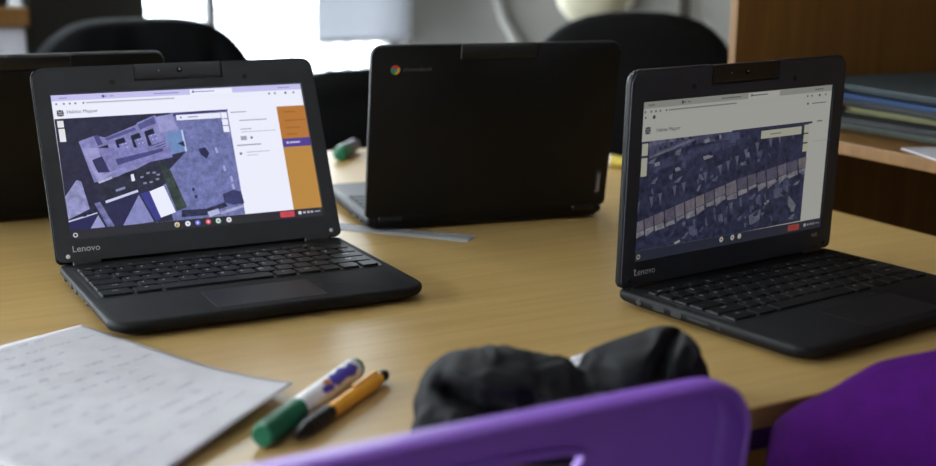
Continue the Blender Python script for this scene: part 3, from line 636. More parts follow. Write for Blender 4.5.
# ---------------------------------------------------------------- room (aligned with the table)
SR, NB, SL, NF, ZF, ZC = 1.85, 3.636, -2.3, -2.0, -TZ, 1.86
def room(name, c, s, m, bm=None):
    b = BM(); box(b, c, s)
    return struct(finish(name, b, m, rot=(0, 0, YAW), smooth=False))
def rslab(name, s0, s1, n0, n1, z0, z1, m): return room(name, ((s0+s1)/2, (n0+n1)/2, (z0+z1)/2), (s1-s0, n1-n0, z1-z0), m)
rslab('floor', SL-.1, SR+.1, NF-.1, NB+.1, ZF-.1, ZF, MT['floor'])
rslab('ceiling', SL-.1, SR+.1, NF-.1, NB+.1, ZC, ZC+.1, MT['ceil'])
rslab('wall_right', SR, SR+.1, NF, NB, ZF, ZC, MT['wall'])
rslab('wall_front', SL, SR, NF-.1, NF, ZF, ZC, MT['wall_w'])
def wall_with_opening(name, axis, m, o0, o1, z0, z1, a0, a1, b0, b1):
    bm = BM()
    for (p, q, r, s) in ((a0, o0, ZF, ZC), (o1, a1, ZF, ZC), (o0, o1, ZF, z0), (o0, o1, z1, ZC)):
        if q-p < 1e-4 or s-r < 1e-4: continue
        c = ((p+q)/2, (b0+b1)/2, (r+s)/2); sz = (q-p, b1-b0, s-r)
        if axis == 'n': c = (c[1], c[0], c[2]); sz = (sz[1], sz[0], sz[2])
        box(bm, c, sz)
    return struct(finish(name, bm, m, rot=(0, 0, YAW), smooth=False))
WB = (-1.7, 1.84, -.72, 1.5); WLw = (.5, 3.2, .0, 1.5)  # WB widened leftwards out of view for more daylight; WLw added for fill
wall_with_opening('wall_back', 's', MT['wall_w'], WB[0], WB[1], WB[2], WB[3], SL, SR, NB, NB+.12)
wall_with_opening('wall_left', 'n', MT['wall_w'], WLw[0], WLw[1], WLw[2], WLw[3], NF, NB, SL-.12, SL)
def window(name, axis, o0, o1, z0, z1, b, bars):
    root = empty(name, (0, 0, 0), YAW); struct(root)
    def bar(p, q, r, s):
        bm = BM(); c = ((p+q)/2, b, (r+s)/2); sz = (q-p, .05, s-r)
        if axis == 'n': c = (b, c[0], c[2]); sz = (.05, sz[0], sz[2])
        box(bm, c, sz); return finish('window_frame', bm, MT['frame'], root, bevel=.004)
    for p, q, r, s in ((o0, o0+.05, z0, z1), (o1-.03, o1, z0, z1), (o0, o1, z0, z0+.04), (o0, o1, z1-.05, z1)): bar(p, q, r, s)
    for k, w in bars: bar(k-w/2, k+w/2, z0, z1)
    bm = BM(); c = ((o0+o1)/2, b, (z0+z1)/2); sz = (o1-o0-.02, .006, z1-z0-.02)
    if axis == 'n': c = (b, c[0], c[2]); sz = (.006, sz[0], sz[2])
    box(bm, c, sz); finish('window_glass', bm, MT['glass'], root, smooth=False)
    return root
def pane_glass():
    m, nt, b = new_mat('window_pane_glass')
    tr = nt.nodes.new('ShaderNodeBsdfTransparent'); tr.inputs[0].default_value = (.95, .97, .97, 1)
    gl = nt.nodes.new('ShaderNodeBsdfGlossy'); gl.inputs['Roughness'].default_value = .02
    fr = nt.nodes.new('ShaderNodeFresnel'); fr.inputs[0].default_value = 1.4
    mx = nt.nodes.new('ShaderNodeMixShader'); nt.links.new(fr.outputs[0], mx.inputs[0]); nt.links.new(tr.outputs[0], mx.inputs[1]); nt.links.new(gl.outputs[0], mx.inputs[2])
    nt.links.new(mx.outputs[0], nt.nodes['Material Output'].inputs['Surface']); return m
MT['glass'] = pane_glass()
window('window_1', 's', *WB, NB+.06, [(1.244, .026), (.75, .03), (0, .03), (-.85, .03)])
window('fill_window', 'n', *WLw, SL-.06, [(1.4, .05), (2.3, .05)])  # unseen window, added to let soft fill light in from the left
g = BM(); box(g, (0, 12, ZF-.2), (60, 17, .1)); struct(finish('ground', g, MT['ground'], rot=(0, 0, YAW), smooth=False))
# roller blind over the right-hand pane
def translucent(name, col, tr=.5):
    m, nt, b = new_mat(name); b.inputs['Base Color'].default_value = (*lin(col), 1); b.inputs['Roughness'].default_value = .9
    t = nt.nodes.new('ShaderNodeBsdfTranslucent'); t.inputs[0].default_value = (*lin(col), 1)
    nz = nt.nodes.new('ShaderNodeTexNoise'); nz.inputs['Scale'].default_value = 3
    mr = nt.nodes.new('ShaderNodeMapRange'); mr.inputs[3].default_value = tr*.92; mr.inputs[4].default_value = tr*1.08
    nt.links.new(nz.outputs['Fac'], mr.inputs[0])
    mx = nt.nodes.new('ShaderNodeMixShader'); nt.links.new(mr.outputs[0], mx.inputs[0]); nt.links.new(b.outputs[0], mx.inputs[1]); nt.links.new(t.outputs[0], mx.inputs[2])
    nt.links.new(mx.outputs[0], nt.nodes['Material Output'].inputs['Surface']); return m
MT['blind'] = translucent('roller_blind_cloth', 'cccdd2', .5)
t = empty('roller_blind', SN(1.688, NB-.03, .002), YAW); tag(t, 'pale grey roller blind pulled down over the right pane of the bright window', 'blind')
bm = BM(); box(bm, (0, 0, .62), (.31, .002, 1.24)); finish('blind_cloth', bm, MT['blind'], t, smooth=False)
bm = BM(); box(bm, (0, 0, .0), (.31, .012, .014)); finish('bottom_bar', bm, MT['white_cab'], t, bevel=.003)
bm = BM(); rev(bm, [(0, .022), (.31, .022)], (-.155, 0, 1.26), (1, 0, 1.26), 20); finish('roller', bm, MT['white_cab'], t)
# railing outside
t = empty('balcony_railing', SN(2.05, NB+1.2, ZF-.15), YAW); tag(t, 'pale railing of upright bars outside the bright window', 'railing')
for i in range(7):
    bm = BM(); box(bm, (-.10+i*.08, 0, .43), (.03, .03, .86)); finish('baluster', bm, MT['cable'], t, bevel=.004)
bm = BM(); box(bm, (.18, 0, .88), (.95, .05, .04)); finish('handrail', bm, MT['white_cab'], t, bevel=.006)
bm = BM(); box(bm, (.18, 0, .07), (.95, .04, .03)); finish('bottom_rail', bm, MT['white_cab'], t, bevel=.006)
# cable and round lamp on the grey wall
def on_wall_right(px, py, off=0):
    d = fw + r2*(px-468)/F + u2*(233-py)/F
    k = (SR-off)/d.dot(T); return V((0, 0, CH)) + d*k
W0 = on_wall_right
bm = BM(); tube(bm, [SN(1.84, 3.16, .60), SN(1.838, 3.14, .35), SN(1.836, 3.11, .22), SN(1.835, 3.073, .146), SN(1.833, 3.04, .095), SN(1.83, 2.98, .05), SN(1.83, 2.90, -.02), SN(1.832, 2.86, -.2), SN(1.834, 2.85, -.5)], .014, 10)
tag(finish('wall_cable', bm, MT['cable'], recenter=True), 'pale cable hanging down the grey wall beyond the rear laptop', 'cable')
t = empty('wall_lamp', SN(1.85, 2.515, .196), YAW); tag(t, 'round cream lamp on the grey wall, cut off by the top of the frame', 'lamp')
bm = BM(); ball(bm, (-.10, 0, 0), (.084, .084, .084)); finish('lamp_shade', bm, MT['cream'], t)
bm = BM(); rev(bm, [(0, .04), (.008, .04), (.009, .012), (.03, .012)], (0, 0, 0), (-1, 0, 0), 20); finish('wall_mount', bm, MT['cream'], t, ang=30)
bm = BM(); box(bm, (SR-.015, 2.304, .5), (.03, .035, 2.4)); struct(finish('trim_1', bm, MT['wall'], rot=(0, 0, YAW), bevel=.004))

# ---------------------------------------------------------------- table
SX0, SX1, NY0, NY1 = -.60, 1.162, .668, 1.82
tb = empty('table', SN((SX0+SX1)/2, (NY0+NY1)/2, ZF), YAW); tag(tb, 'large light wood laminate table carrying the open laptops', 'table')
LX, LY = SX1-SX0, NY1-NY0
bm = BM(); box(bm, (0, 0, TZ-.0085), (LX, LY, .017)); top = finish('tabletop', bm, MT['table'], tb, bevel=.0012)
for nm, c, s in (('front', (0, -LY/2-.0006, TZ-.0088), (LX+.0012, .0012, .0158)), ('back', (0, LY/2+.0006, TZ-.0088), (LX+.0012, .0012, .0158)), ('l', (-LX/2-.0006, 0, TZ-.0088), (.0012, LY, .0158)), ('r', (LX/2+.0006, 0, TZ-.0088), (.0012, LY, .0158))):
    bm = BM(); box(bm, c, s); finish('edge_band', bm, MT['table_edge'], tb, smooth=False)
for c, s in (((0, -LY/2+.05, TZ-.040), (LX-.1, .025, .030)), ((0, LY/2-.05, TZ-.040), (LX-.1, .025, .030)), ((-LX/2+.06, 0, TZ-.040), (.025, LY-.12, .030)), ((LX/2-.06, 0, TZ-.040), (.025, LY-.12, .030))):
    bm = BM(); box(bm, c, s); finish('frame_rail', bm, MT['steel'], tb, bevel=.003)
for sx in (-1, 1):
    for sy in (-1, 1):
        bm = BM(); box(bm, (sx*(LX/2-.06), sy*(LY/2-.05), (TZ-.025)/2), (.04, .04, TZ-.025)); finish('leg', bm, MT['steel'], tb, bevel=.004)

# ---------------------------------------------------------------- laptops
scr1 = screen_material('screen_lit_front', 1.0, (.93, .94, 1.0))
scr2 = screen_material('screen_lit_slanted', .33, (1.0, 1.0, .86))
MT['cam_dark'] = mat('camera_bar_black', '121216', .4)
make_laptop(-.25954, 1.2718, .48605, .42961, 'open black laptop showing a map with orange panel, in front of the paper', 1, scr1, MT['bezel'], True, MT['bezel'])
make_laptop(.25084, 1.22542, .63631, -.02841, 'open black laptop showing a map of house rows, nearest the wooden shelf', 2, scr2, MT['bezel_blue'], False, MT['cam_dark'])
make_laptop(.0215, 1.4740, 3.47665, .16737, 'black laptop seen from behind, round coloured emblem on its lid', 1, scr1, MT['bezel'], True, MT['cam_dark'])
make_laptop(-.500, 1.468, R(205), R(23), 'black laptop seen from behind, half hidden by the laptop with the orange panel', 1, scr1, MT['bezel'], True, MT['cam_dark'])

# ---------------------------------------------------------------- things on the table
# sheet of paper
A_, B_, C_, D_ = V((-.3237, 1.062, .0014)), V((-.1235, .8975, .007)), V((-.2081, .6850, .003)), V((-.4400, .9120, .002))
def sheet(u, v):
    p = (A_*(1-u)+B_*u)*(1-v) + (D_*(1-u)+C_*u)*v
    e = u*(1-u)*4
    p += V((.010*e*(1-v)*.3, -.006*e*(1-v), 0))
    p.z = max(p.z*(u**2.2)*(1-.6*v) + .0016 + .0016*(1+sin(7*u+4*v))*(.3+u)*.6, .0016) if v < 1 else max(p.z*u**2.2*.4+.0016, .0016)
    return p
ps = empty('sheet_of_paper', sheet(.5, .5)*1.0, 0); tag(ps, 'white sheet of pencil notes lying in front of the laptop with the orange panel', 'paper')
ps.location.z = 0; OFF = ps.location.copy()
bm = BM(); nu, nv = 44, 36
gr = [[bm.verts.new(sheet(i/nu, j/nv)-OFF) for j in range(nv+1)] for i in range(nu+1)]
for i in range(nu):
    for j in range(nv): bm.faces.new((gr[i][j], gr[i+1][j], gr[i+1][j+1], gr[i][j+1]))
pg = finish('page', bm, MT['paper'], ps, ang=80)
sm = pg.modifiers.new('Solidify', 'SOLIDIFY'); sm.thickness = .0003; sm.offset = -1
bm = BM(); rnd = random.Random(11)
for row in range(13):                                   # rows of illegible handwriting
    u0 = .035 + row*.070; v = .97
    while v > .10 + rnd.random()*.16:
        n = rnd.randint(4, 11); pts = []
        for k in range(n*3):
            v -= .0036*rnd.uniform(.6, 1.4)
            if v < .04: break
            pts.append((u0 + rnd.uniform(-.011, .008) + .02*(1-v), v))
        for a, b in zip(pts, pts[1:]):
            P0, P1 = sheet(*a)-OFF, sheet(*b)-OFF
            d = (P1-P0); q = V((-d.y, d.x, 0)).normalized()*.00020; z = V((0, 0, .00035))
            bm.faces.new([bm.verts.new(p) for p in (P0-q+z, P1-q+z, P1+q+z, P0+q+z)])
        v -= rnd.uniform(.02, .05)
        if rnd.random() < .12: v -= .15
finish('handwriting', bm, MT['ink'], ps, smooth=False)

def along(name, a, b, label, cat, group=None):
    """an empty whose local x axis runs from a to b"""
    a, b = V(a), V(b); o = empty(name, a, 0)
    o.rotation_euler = (b-a).to_track_quat('X', 'Z').to_euler()
    tag(o, label, cat, group); return o, (b-a).length
# whiteboard marker
mk, L = along('whiteboard_marker', (-.1319, .7982, .0088), (-.0824, .9385, .0088), 'white whiteboard marker with green cap beside the yellow pen', 'marker')
bm = BM(); rev(bm, [(.046, .0070), (.048, .0083), (L-.007, .0083), (L-.006, .0078)], (0, 0, 0), (1, 0, 0), 28); bar = finish('barrel', bm, MT['white_p'], mk, ang=30)
bm = BM(); rev(bm, [(0, .0066), (.0012, .0078), (.006, .0083), (.0515, .0087), (.052, .0080)], (0, 0, 0), (1, 0, 0), 28)
for i in range(14): box(bm, (.022, .0083*cos(2*pi*i/14), .0083*sin(2*pi*i/14)), (.03, .0012, .0012), Euler((2*pi*i/14, 0, 0)).to_matrix())
finish('cap', bm, MT['green_p'], mk, ang=30)
bm = BM(); rev(bm, [(L-.007, .0079), (L-.003, .0079), (L-.0008, .0072), (L, .0058)], (0, 0, 0), (1, 0, 0), 28); finish('end_plug', bm, MT['green_p'], mk, ang=40)
def wrap(m, poly, sub, nm):                          # a printed patch lying on the round barrel: (x along, angle)
    bm = BM(); bm.faces.new([bm.verts.new((x, a, 0)) for x, a in poly])
    for _ in range(3): bmesh.ops.subdivide_edges(bm, edges=bm.edges[:], cuts=1, use_grid_fill=True)
    bmesh.ops.triangulate(bm, faces=bm.faces[:])
    for v in bm.verts: x, a = v.co.x, v.co.y; v.co = V((x, .00838*cos(a), .00838*sin(a)))
    return finish(nm, bm, m, bar, smooth=False)
wrap(MT['violet_ink'], [(.094, 2.3), (.100, 2.9), (.116, 2.7), (.128, 3.0), (.136, 2.5), (.132, 1.7), (.124, 1.9), (.118, 1.4), (.108, 1.75), (.100, 1.5)], 2, 'printed_mark')
wrap(MT['violet_ink'], [(.078, 2.3), (.080, 2.75), (.093, 2.9), (.096, 2.5), (.09, 2.2), (.084, 2.15)], 2, 'printed_mark')
wrap(MT['orange_ink'], [(.0865, 1.7), (.0865, 2.2), (.091, 2.35), (.0955, 2.15), (.095, 1.65)], 2, 'printed_mark')
# yellow and black pen
pn, L = along('ballpoint_pen', (-.1120, .8051, .0058), (-.0602, .9311, .0060), 'yellow pen with black grip beside the green capped marker', 'pen')
bm = BM(); rev(bm, [(0, .0008), (.004, .0022), (.010, .0042), (.018, .0052), (.050, .0054)], (0, 0, 0), (1, 0, 0), 24)
for i in range(5): rev(bm, [(.016+i*.0065, .0054), (.0175+i*.0065, .0058), (.0195+i*.0065, .0058), (.021+i*.0065, .0054)], (0, 0, 0), (1, 0, 0), 24)
finish('grip', bm, MT['black_p'], pn, ang=40)
bm = BM(); rev(bm, [(.0495, .0050), (.050, .0056), (L-.022, .0056), (L-.013, .0050), (L-.011, .0046)], (0, 0, 0), (1, 0, 0), 24); bb = finish('barrel', bm, MT['amber'], pn, ang=40)
bm = BM(); rev(bm, [(L-.0115, .0042), (L-.010, .0047), (L-.004, .0047), (L-.001, .0038), (L, .0025)], (0, 0, 0), (1, 0, 0), 24); finish('end_button', bm, MT['black_p'], pn, ang=40)
bm = BM(); box(bm, (L-.032, .0015, .0064), (.034, .0032, .0014)); box(bm, (L-.016, .0015, .0055), (.004, .0032, .003)); finish('clip', bm, MT['amber'], pn, bevel=.0005)
# clear ruler
def rul_mat():
    m, nt, b = new_mat('clear_ruler_plastic'); b.inputs['Base Color'].default_value = (.60, .60, .62, 1); b.inputs['Roughness'].default_value = .2
    tr = nt.nodes.new('ShaderNodeBsdfTransparent'); tr.inputs[0].default_value = (.9, .92, .95, 1)
    nz = nt.nodes.new('ShaderNodeTexNoise'); nz.inputs['Scale'].default_value = 30
    mr = nt.nodes.new('ShaderNodeMapRange'); mr.inputs[3].default_value = .42; mr.inputs[4].default_value = .58
    nt.links.new(nz.outputs['Fac'], mr.inputs[0])
    mx = nt.nodes.new('ShaderNodeMixShader'); nt.links.new(mr.outputs[0], mx.inputs[0]); nt.links.new(b.outputs[0], mx.inputs[1]); nt.links.new(tr.outputs[0], mx.inputs[2])
    nt.links.new(mx.outputs[0], nt.nodes['Material Output'].inputs['Surface']); return m
MT['clear'] = rul_mat()
ru, L = along('ruler', (-.1534, 1.452, .0), (.004, 1.395, .0), 'clear plastic ruler lying below the laptop with the round emblem', 'ruler')
bm = BM(); loft(bm, [[(0, -.013, .0002), (0, .013, .0002), (0, .013, .0022), (0, -.009, .0024), (0, -.013, .0010)], [(L, -.013, .0002), (L, .013, .0002), (L, .013, .0022), (L, -.009, .0024), (L, -.013, .0010)]]); finish('ruler_body', bm, MT['clear'], ru, smooth=False)
bm = BM()
for i in range(int(L*1000)-4):
    h = .006 if i % 10 == 0 else (.0045 if i % 5 == 0 else .003)
    box(bm, (.003+i*.001, .0125-h/2, .00225), (.0003, h, .0001))
finish('scale_marks', bm, MT['black_p'], ru, smooth=False)
bm = BM(); box(bm, (0, 0, .0003), (.075, .040, .0006), Euler((0, 0, -.9)).to_matrix())
tag(finish('paper_slip', bm, MT['paper'], loc=(-.171, 1.476, 0), smooth=False), 'small white paper slip under the end of the clear ruler', 'paper')
# far marker, behind the laptops
fm, L = along('felt_marker', (-.1873, 1.885, .0105), (-.172, 1.968, .0105), 'thick grey marker with green cap lying at the far edge of the table', 'marker')
bm = BM(); rev(bm, [(0, .009), (.001, .0104), (.032, .0108), (.033, .0100)], (0, 0, 0), (1, 0, 0), 24); finish('cap', bm, MT['green_p'], fm, ang=40)
bm = BM(); rev(bm, [(.030, .0098), (L-.004, .0098), (L, .008)], (0, 0, 0), (1, 0, 0), 24); finish('barrel', bm, mat('mauve_plastic', '5d5566', .4), fm, ang=40)
# yellow marker by the right end of the table
ym, L = along('highlighter', (.186, 1.867, .0085), (.258, 1.830, .0085), 'yellow highlighter with white cap between the rear laptop and the right-hand screen', 'marker')
bm = BM(); rev(bm, [(0, .006), (.001, .0078), (.020, .0082), (.021, .0075)], (0, 0, 0), (1, 0, 0), 24); finish('cap', bm, MT['white_p'], ym, ang=40)
bm = BM(); rev(bm, [(.019, .0080), (L-.003, .0080), (L, .006)], (0, 0, 0), (1, 0, 0), 24); finish('barrel', bm, MT['yellow'], ym, ang=40)
# scrap of white paper behind the bundled cloth
bm = BM(); ball(bm, (0, 0, .009), (.017, .012, .010), sub=3)
for v in bm.verts: v.co += V(v.co).normalized()*noise.noise(v.co*160)*.004; v.co.z = max(v.co.z, .0005)
tag(finish('paper_scrap', bm, MT['paper'], loc=(.0915, .945, 0), rot=(0, 0, .4), ang=20), 'small crumpled white paper scrap behind the bundled black cloth', 'paper')

# bundled black garment
def folds(bm, amp, sc, seed, zmin=None, rid=.6):
    bm.normal_update()
    off = V((seed*3.1, seed*1.7, seed*.9))
    mv = []
    for v in bm.verts:
        p = v.co*sc + off
        w = p + V((noise.noise(p*.7), noise.noise(p*.7+V((9, 2, 4))), 0))*1.2
        a = 1-abs(noise.noise(w))*2
        b = 1-abs(noise.noise(w*2.1+V((5, 5, 5))))*2
        mv.append((v, v.normal*amp*((a*rid + b*.35)-.45)))
    for v, d in mv:
        v.co += d
        if zmin is not None: v.co.z = max(v.co.z, zmin)
E3 = lambda a, b, c: Euler((a, b, c)).to_matrix()
def sq(bm, c, r, rz=0, e=2.8, tilt=0.0):                   # rounded block, squarer than a ball; tilt lifts the top along x
    q = bmesh.ops.create_icosphere(bm, subdivisions=4, radius=1)
    rm = E3(0, 0, rz)
    for v in q['verts']:
        p = v.co; k = (abs(p.x)**e+abs(p.y)**e+abs(p.z)**e)**(-1/e); p = V((p.x*k*r[0], p.y*k*r[1], p.z*k*r[2]))
        p.z += tilt*p.x if p.z > 0 else 0
        v.co = V(c) + rm @ p
bm = BM()
sq(bm, (-.030, .004, .018), (.050, .044, .040), .3, 2.3, -.02)
sq(bm, (.004, .010, .016), (.040, .040, .035), .2, 2.3)
sq(bm, (-.040, -.018, .012), (.042, .034, .024), .5, 2.4)
sq(bm, (.012, -.022, .012), (.050, .030, .024), .1, 2.6)
sq(bm, (.072, .024, .016), (.037, .032, .043), .35, 5.0, .22)
sq(bm, (.099, .036, .014), (.025, .026, .044), .5, 2.8, -.7)
sq(bm, (.05, -.01, .010), (.055, .03, .020), .2, 2.6)
bm = remeshed(bm, .0017)
def crease(a, b, w, depth, push):                          # a furrow pressed in along the line a-b
    a, b, push = V(a), V(b), V(push).normalized(); L = (b-a).length; d = (b-a)/L; sd = d.cross(push).normalized()
    for v in bm.verts:
        r = v.co-a; t = r.dot(d)/L; x = r.dot(sd)/w
        if -.1 < t < 1.1 and abs(x) < 1 and abs(r.dot(push)) < .045:
            v.co += push*depth*(1-x*x)**2*max(0, min(1, (t+.1)*4, (1.1-t)*4))
def ridge(a, b, w, hgt, push): crease(a, b, w, -hgt, push)
VW = (0, .93, -.36)
crease((-.063, -.016, .042), (-.016, -.036, .022), .011, .020, VW)
ridge((-.066, -.016, .050), (.010, -.036, .040), .011, .008, VW)
crease((-.010, -.036, .045), (.004, -.040, .020), .007, .008, VW)
ridge((.006, -.03, .05), (.018, -.04, .02), .007, .005, VW)
crease((-.07, -.02, .02), (-.045, -.03, .01), .007, .005, VW)
crease((.030, .0, .060), (.032, -.02, .015), .009, .016, VW)
crease((.096, .029, .068), (.076, .009, .030), .0085, .032, (.25, .93, -.25))
ridge((.084, .02, .068), (.066, .0, .028), .006, .004, VW)
crease((.098, .03, .040), (.092, .02, .030), .006, .006, VW)
crease((.045, .01, .055), (.05, -.01, .028), .008, .004, VW)
for _ in range(2): bmesh.ops.smooth_vert(bm, verts=bm.verts, factor=.5, use_axis_x=True, use_axis_y=True, use_axis_z=True)
folds(bm, .0042, 26, 5, .0006, .6)
for _ in range(2): bmesh.ops.smooth_vert(bm, verts=bm.verts, factor=.5, use_axis_x=True, use_axis_y=True, use_axis_z=True)
for v in bm.verts: v.co.z = max(v.co.z, .0006)
tag(finish('folded_garment', bm, MT['black_cloth'], loc=(.046, .826, 0), ang=180), 'bundled black fabric garment on the table behind the purple chair', 'garment')

# ---------------------------------------------------------------- purple chair at the table
CW, CHT = .206, .40
ch = empty('plastic_chair', SN(.326, .389, ZF), YAW); tag(ch, 'purple plastic chair with a grip hole, backed up to the bundled black garment', 'chair')
ZT = TZ + .064
def shell(u, v, d):                                      # u across, v up (0..CHT), d depth towards the back (-y)
    y = .198 + .020*(u/CW)**2 + .20*(CHT-v)*.55 - d
    z = ZT - (CHT-v) - .010*(u/CW)**2*(v/CHT)
    return V((u, y, z))
rc = .034
def half(v):
    t = max(0, v-(CHT-rc)); return CW-.012*(1-v/CHT) - rc + math.sqrt(max(rc*rc-t*t, 0))
bm = BM(); NU, NV = 56, 44
vsamp = [CHT*(i/30)*.86 for i in range(31)] + [CHT - rc + rc*sin(i/13*pi/2) for i in range(1, 14)]
vsamp = sorted(set(round(v, 5) for v in vsamp)); NV = len(vsamp)-1
hole_c, hole_w, hole_h = (.0, CHT-.040), .094, .0155
def in_hole(u, v): return (abs((u-hole_c[0])/hole_w)**4 + abs((v-hole_c[1])/hole_h)**4) < 1
grid = [[None]*(NV+1) for _ in range(NU+1)]
for i in range(NU+1):
    for j in range(NV+1):
        v = vsamp[j]; u = (i/NU*2-1)*half(v); grid[i][j] = bm.verts.new(shell(u, v, 0))
        grid[i][j].index = 0
uv = {grid[i][j]: ((i/NU*2-1)*half(vsamp[j]), vsamp[j]) for i in range(NU+1) for j in range(NV+1)}
for i in range(NU):
    for j in range(NV):
        q = (grid[i][j], grid[i+1][j], grid[i+1][j+1], grid[i][j+1])
        cu = sum(uv[a][0] for a in q)/4; cv = sum(uv[a][1] for a in q)/4
        if not in_hole(cu, cv): bm.faces.new(q)
# flange turned backwards along sides and top, and a lip round the hole
path = [grid[0][j] for j in range(NV+1)] + [grid[i][NV] for i in range(1, NU)] + [grid[NU][j] for j in range(NV, -1, -1)]
def centre_dir(a):
    u, v = uv[a]; return V((u, 0, max(v-(CHT-.10), 0)*(.5 if abs(u) > CW-.06 else 1))).normalized()
prev = path
for d, o in ((.003, .0032), (.008, .0050), (.016, .0056), (.022, .0056), (.0235, .0045)):
    cur = []
    for a in path:
        u, v = uv[a]; n2 = V((max(-1, min(1, u/ (half(v)+1e-6)))*(1 if v < CHT-rc else cos(math.asin(min(1, (v-CHT+rc)/rc)))), 0, 0 if v < CHT-rc else min(1, (v-CHT+rc)/rc)))
        if abs(u) < half(CHT)-1e-4 and v > CHT-1e-4: n2 = V((0, 0, 1))
        cur.append(bm.verts.new(shell(u, v, d) + n2*o))
    for k in range(len(path)-1): bm.faces.new((prev[k], prev[k+1], cur[k+1], cur[k]))
    prev = cur
bm.verts.index_update()
hb = [e for e in bm.edges if e.is_boundary and all(w in uv for w in e.verts) and all(in_hole(uv[w][0]*.93, (uv[w][1]-hole_c[1])*.8+hole_c[1]) or True for w in e.verts) and all(abs(uv[w][0]) < CW*.75 and uv[w][1] > CHT*.6 and uv[w][1] < CHT-.02 for w in e.verts)]
for w in {w for e in hb for w in e.verts}:               # snap to the smooth hole outline
    u, v = uv[w]; a = math.atan2((v-hole_c[1])/hole_h, u/hole_w)
    ca, sa = cos(a), sin(a); k = (ca**4+sa**4)**-.25
    uu_, vv_ = hole_w*k*ca, hole_c[1]+hole_h*k*sa
    w.co = shell(uu_, vv_, 0); uv[w] = (uu_, vv_)
g = bmesh.ops.extrude_edge_only(bm, edges=hb)
for w in [x for x in g['geom'] if isinstance(x, bmesh.types.BMVert)]:
    w.co += V((0, -.005, 0))
sh = finish('backrest', bm, MT['purple'], ch, ang=60)
sm = sh.modifiers.new('Solidify', 'SOLIDIFY'); sm.thickness = .0042; sm.offset = 0
bv = sh.modifiers.new('Bevel', 'BEVEL'); bv.width = .0014; bv.segments = 2; bv.limit_method = 'ANGLE'; bv.angle_limit = R(50)
bm = BM()
loft(bm, [[(a, b, z + (.02*(b/.2)**2 if b < 0 else 0)) for a, b in rrect(.41-i, .40-i, .06, 6, 0, .40)] for i, z in ((.03, .415), (.004, .42), (0, .43), (.006, .437), (.05, .433))])
finish('seat', bm, MT['purple'], ch, ang=50)
for sx in (-1, 1):
    bm = BM(); tube(bm, [(sx*.15, .245, .42), (sx*.16, .235, .46), (sx*.165, .245, .60)], .012, 10); finish('back_bracket', bm, MT['steel'], ch)
    for y0, y1 in ((.27, .20), (.54, .60)):
        bm = BM(); tube(bm, [(sx*.155, y0, .425), (sx*.205, y1, .0)], .0115, 12); finish('leg', bm, MT['steel'], ch)

# ---------------------------------------------------------------- chair under the purple garment, and the garment
def draped(name, w, h, thick, label, cat, m, loc, rz, seed, amp, sc, drop=.28, rnd=.55, group=None, ex=2.6):
    """cloth hung over a chair back: a closed shell, round shouldered, with folds running down"""
    bm = BM(); K, J = 64, 40; vs = []
    for j in range(J+1):
        t = j/J; row = []
        for k in range(K+1):
            u = k/K*2-1
            a = (t*2-1)                                  # front hem .. ridge .. back hem
            ridge = h - drop*rnd*(abs(u)**ex)
            s = abs(a); fall = (max(0, s-.18)/.82)
            y = (1 if a > 0 else -1)*thick*(1-(1-min(1, s/.3))**2)**.5 + (1 if a > 0 else -1)*.02*fall
            z = ridge - drop*fall*(1-.15*abs(u)) - .02*min(1, s/.3)**2
            x = u*w*(1+.04*fall)
            p = V((x*7, y*3, z*1.5))*sc/8 + V((seed, seed*2, 0))
            f = noise.noise(p)*1.0 + .5*noise.noise(p*2.3)
            y += (1 if a > 0 else -1)*amp*(f + .35*sin(x*55+4*noise.noise(p*1.3))*min(1, s/.4))*min(1, s/.2); z += amp*.30*f*(1-fall)
            x += amp*.5*noise.noise(p+V((7, 7, 7)))
            row.append(bm.verts.new((x, y, z)))
        vs.append(row)
    for j in range(J):
        for k in range(K): bm.faces.new((vs[j][k], vs[j][k+1], vs[j+1][k+1], vs[j+1][k]))
    o = finish(name, bm, m, loc=loc, rot=(0, 0, rz), ang=180)
    s = o.modifiers.new('Solidify', 'SOLIDIFY'); s.thickness = .004
    tag(o, label, cat, group); return o
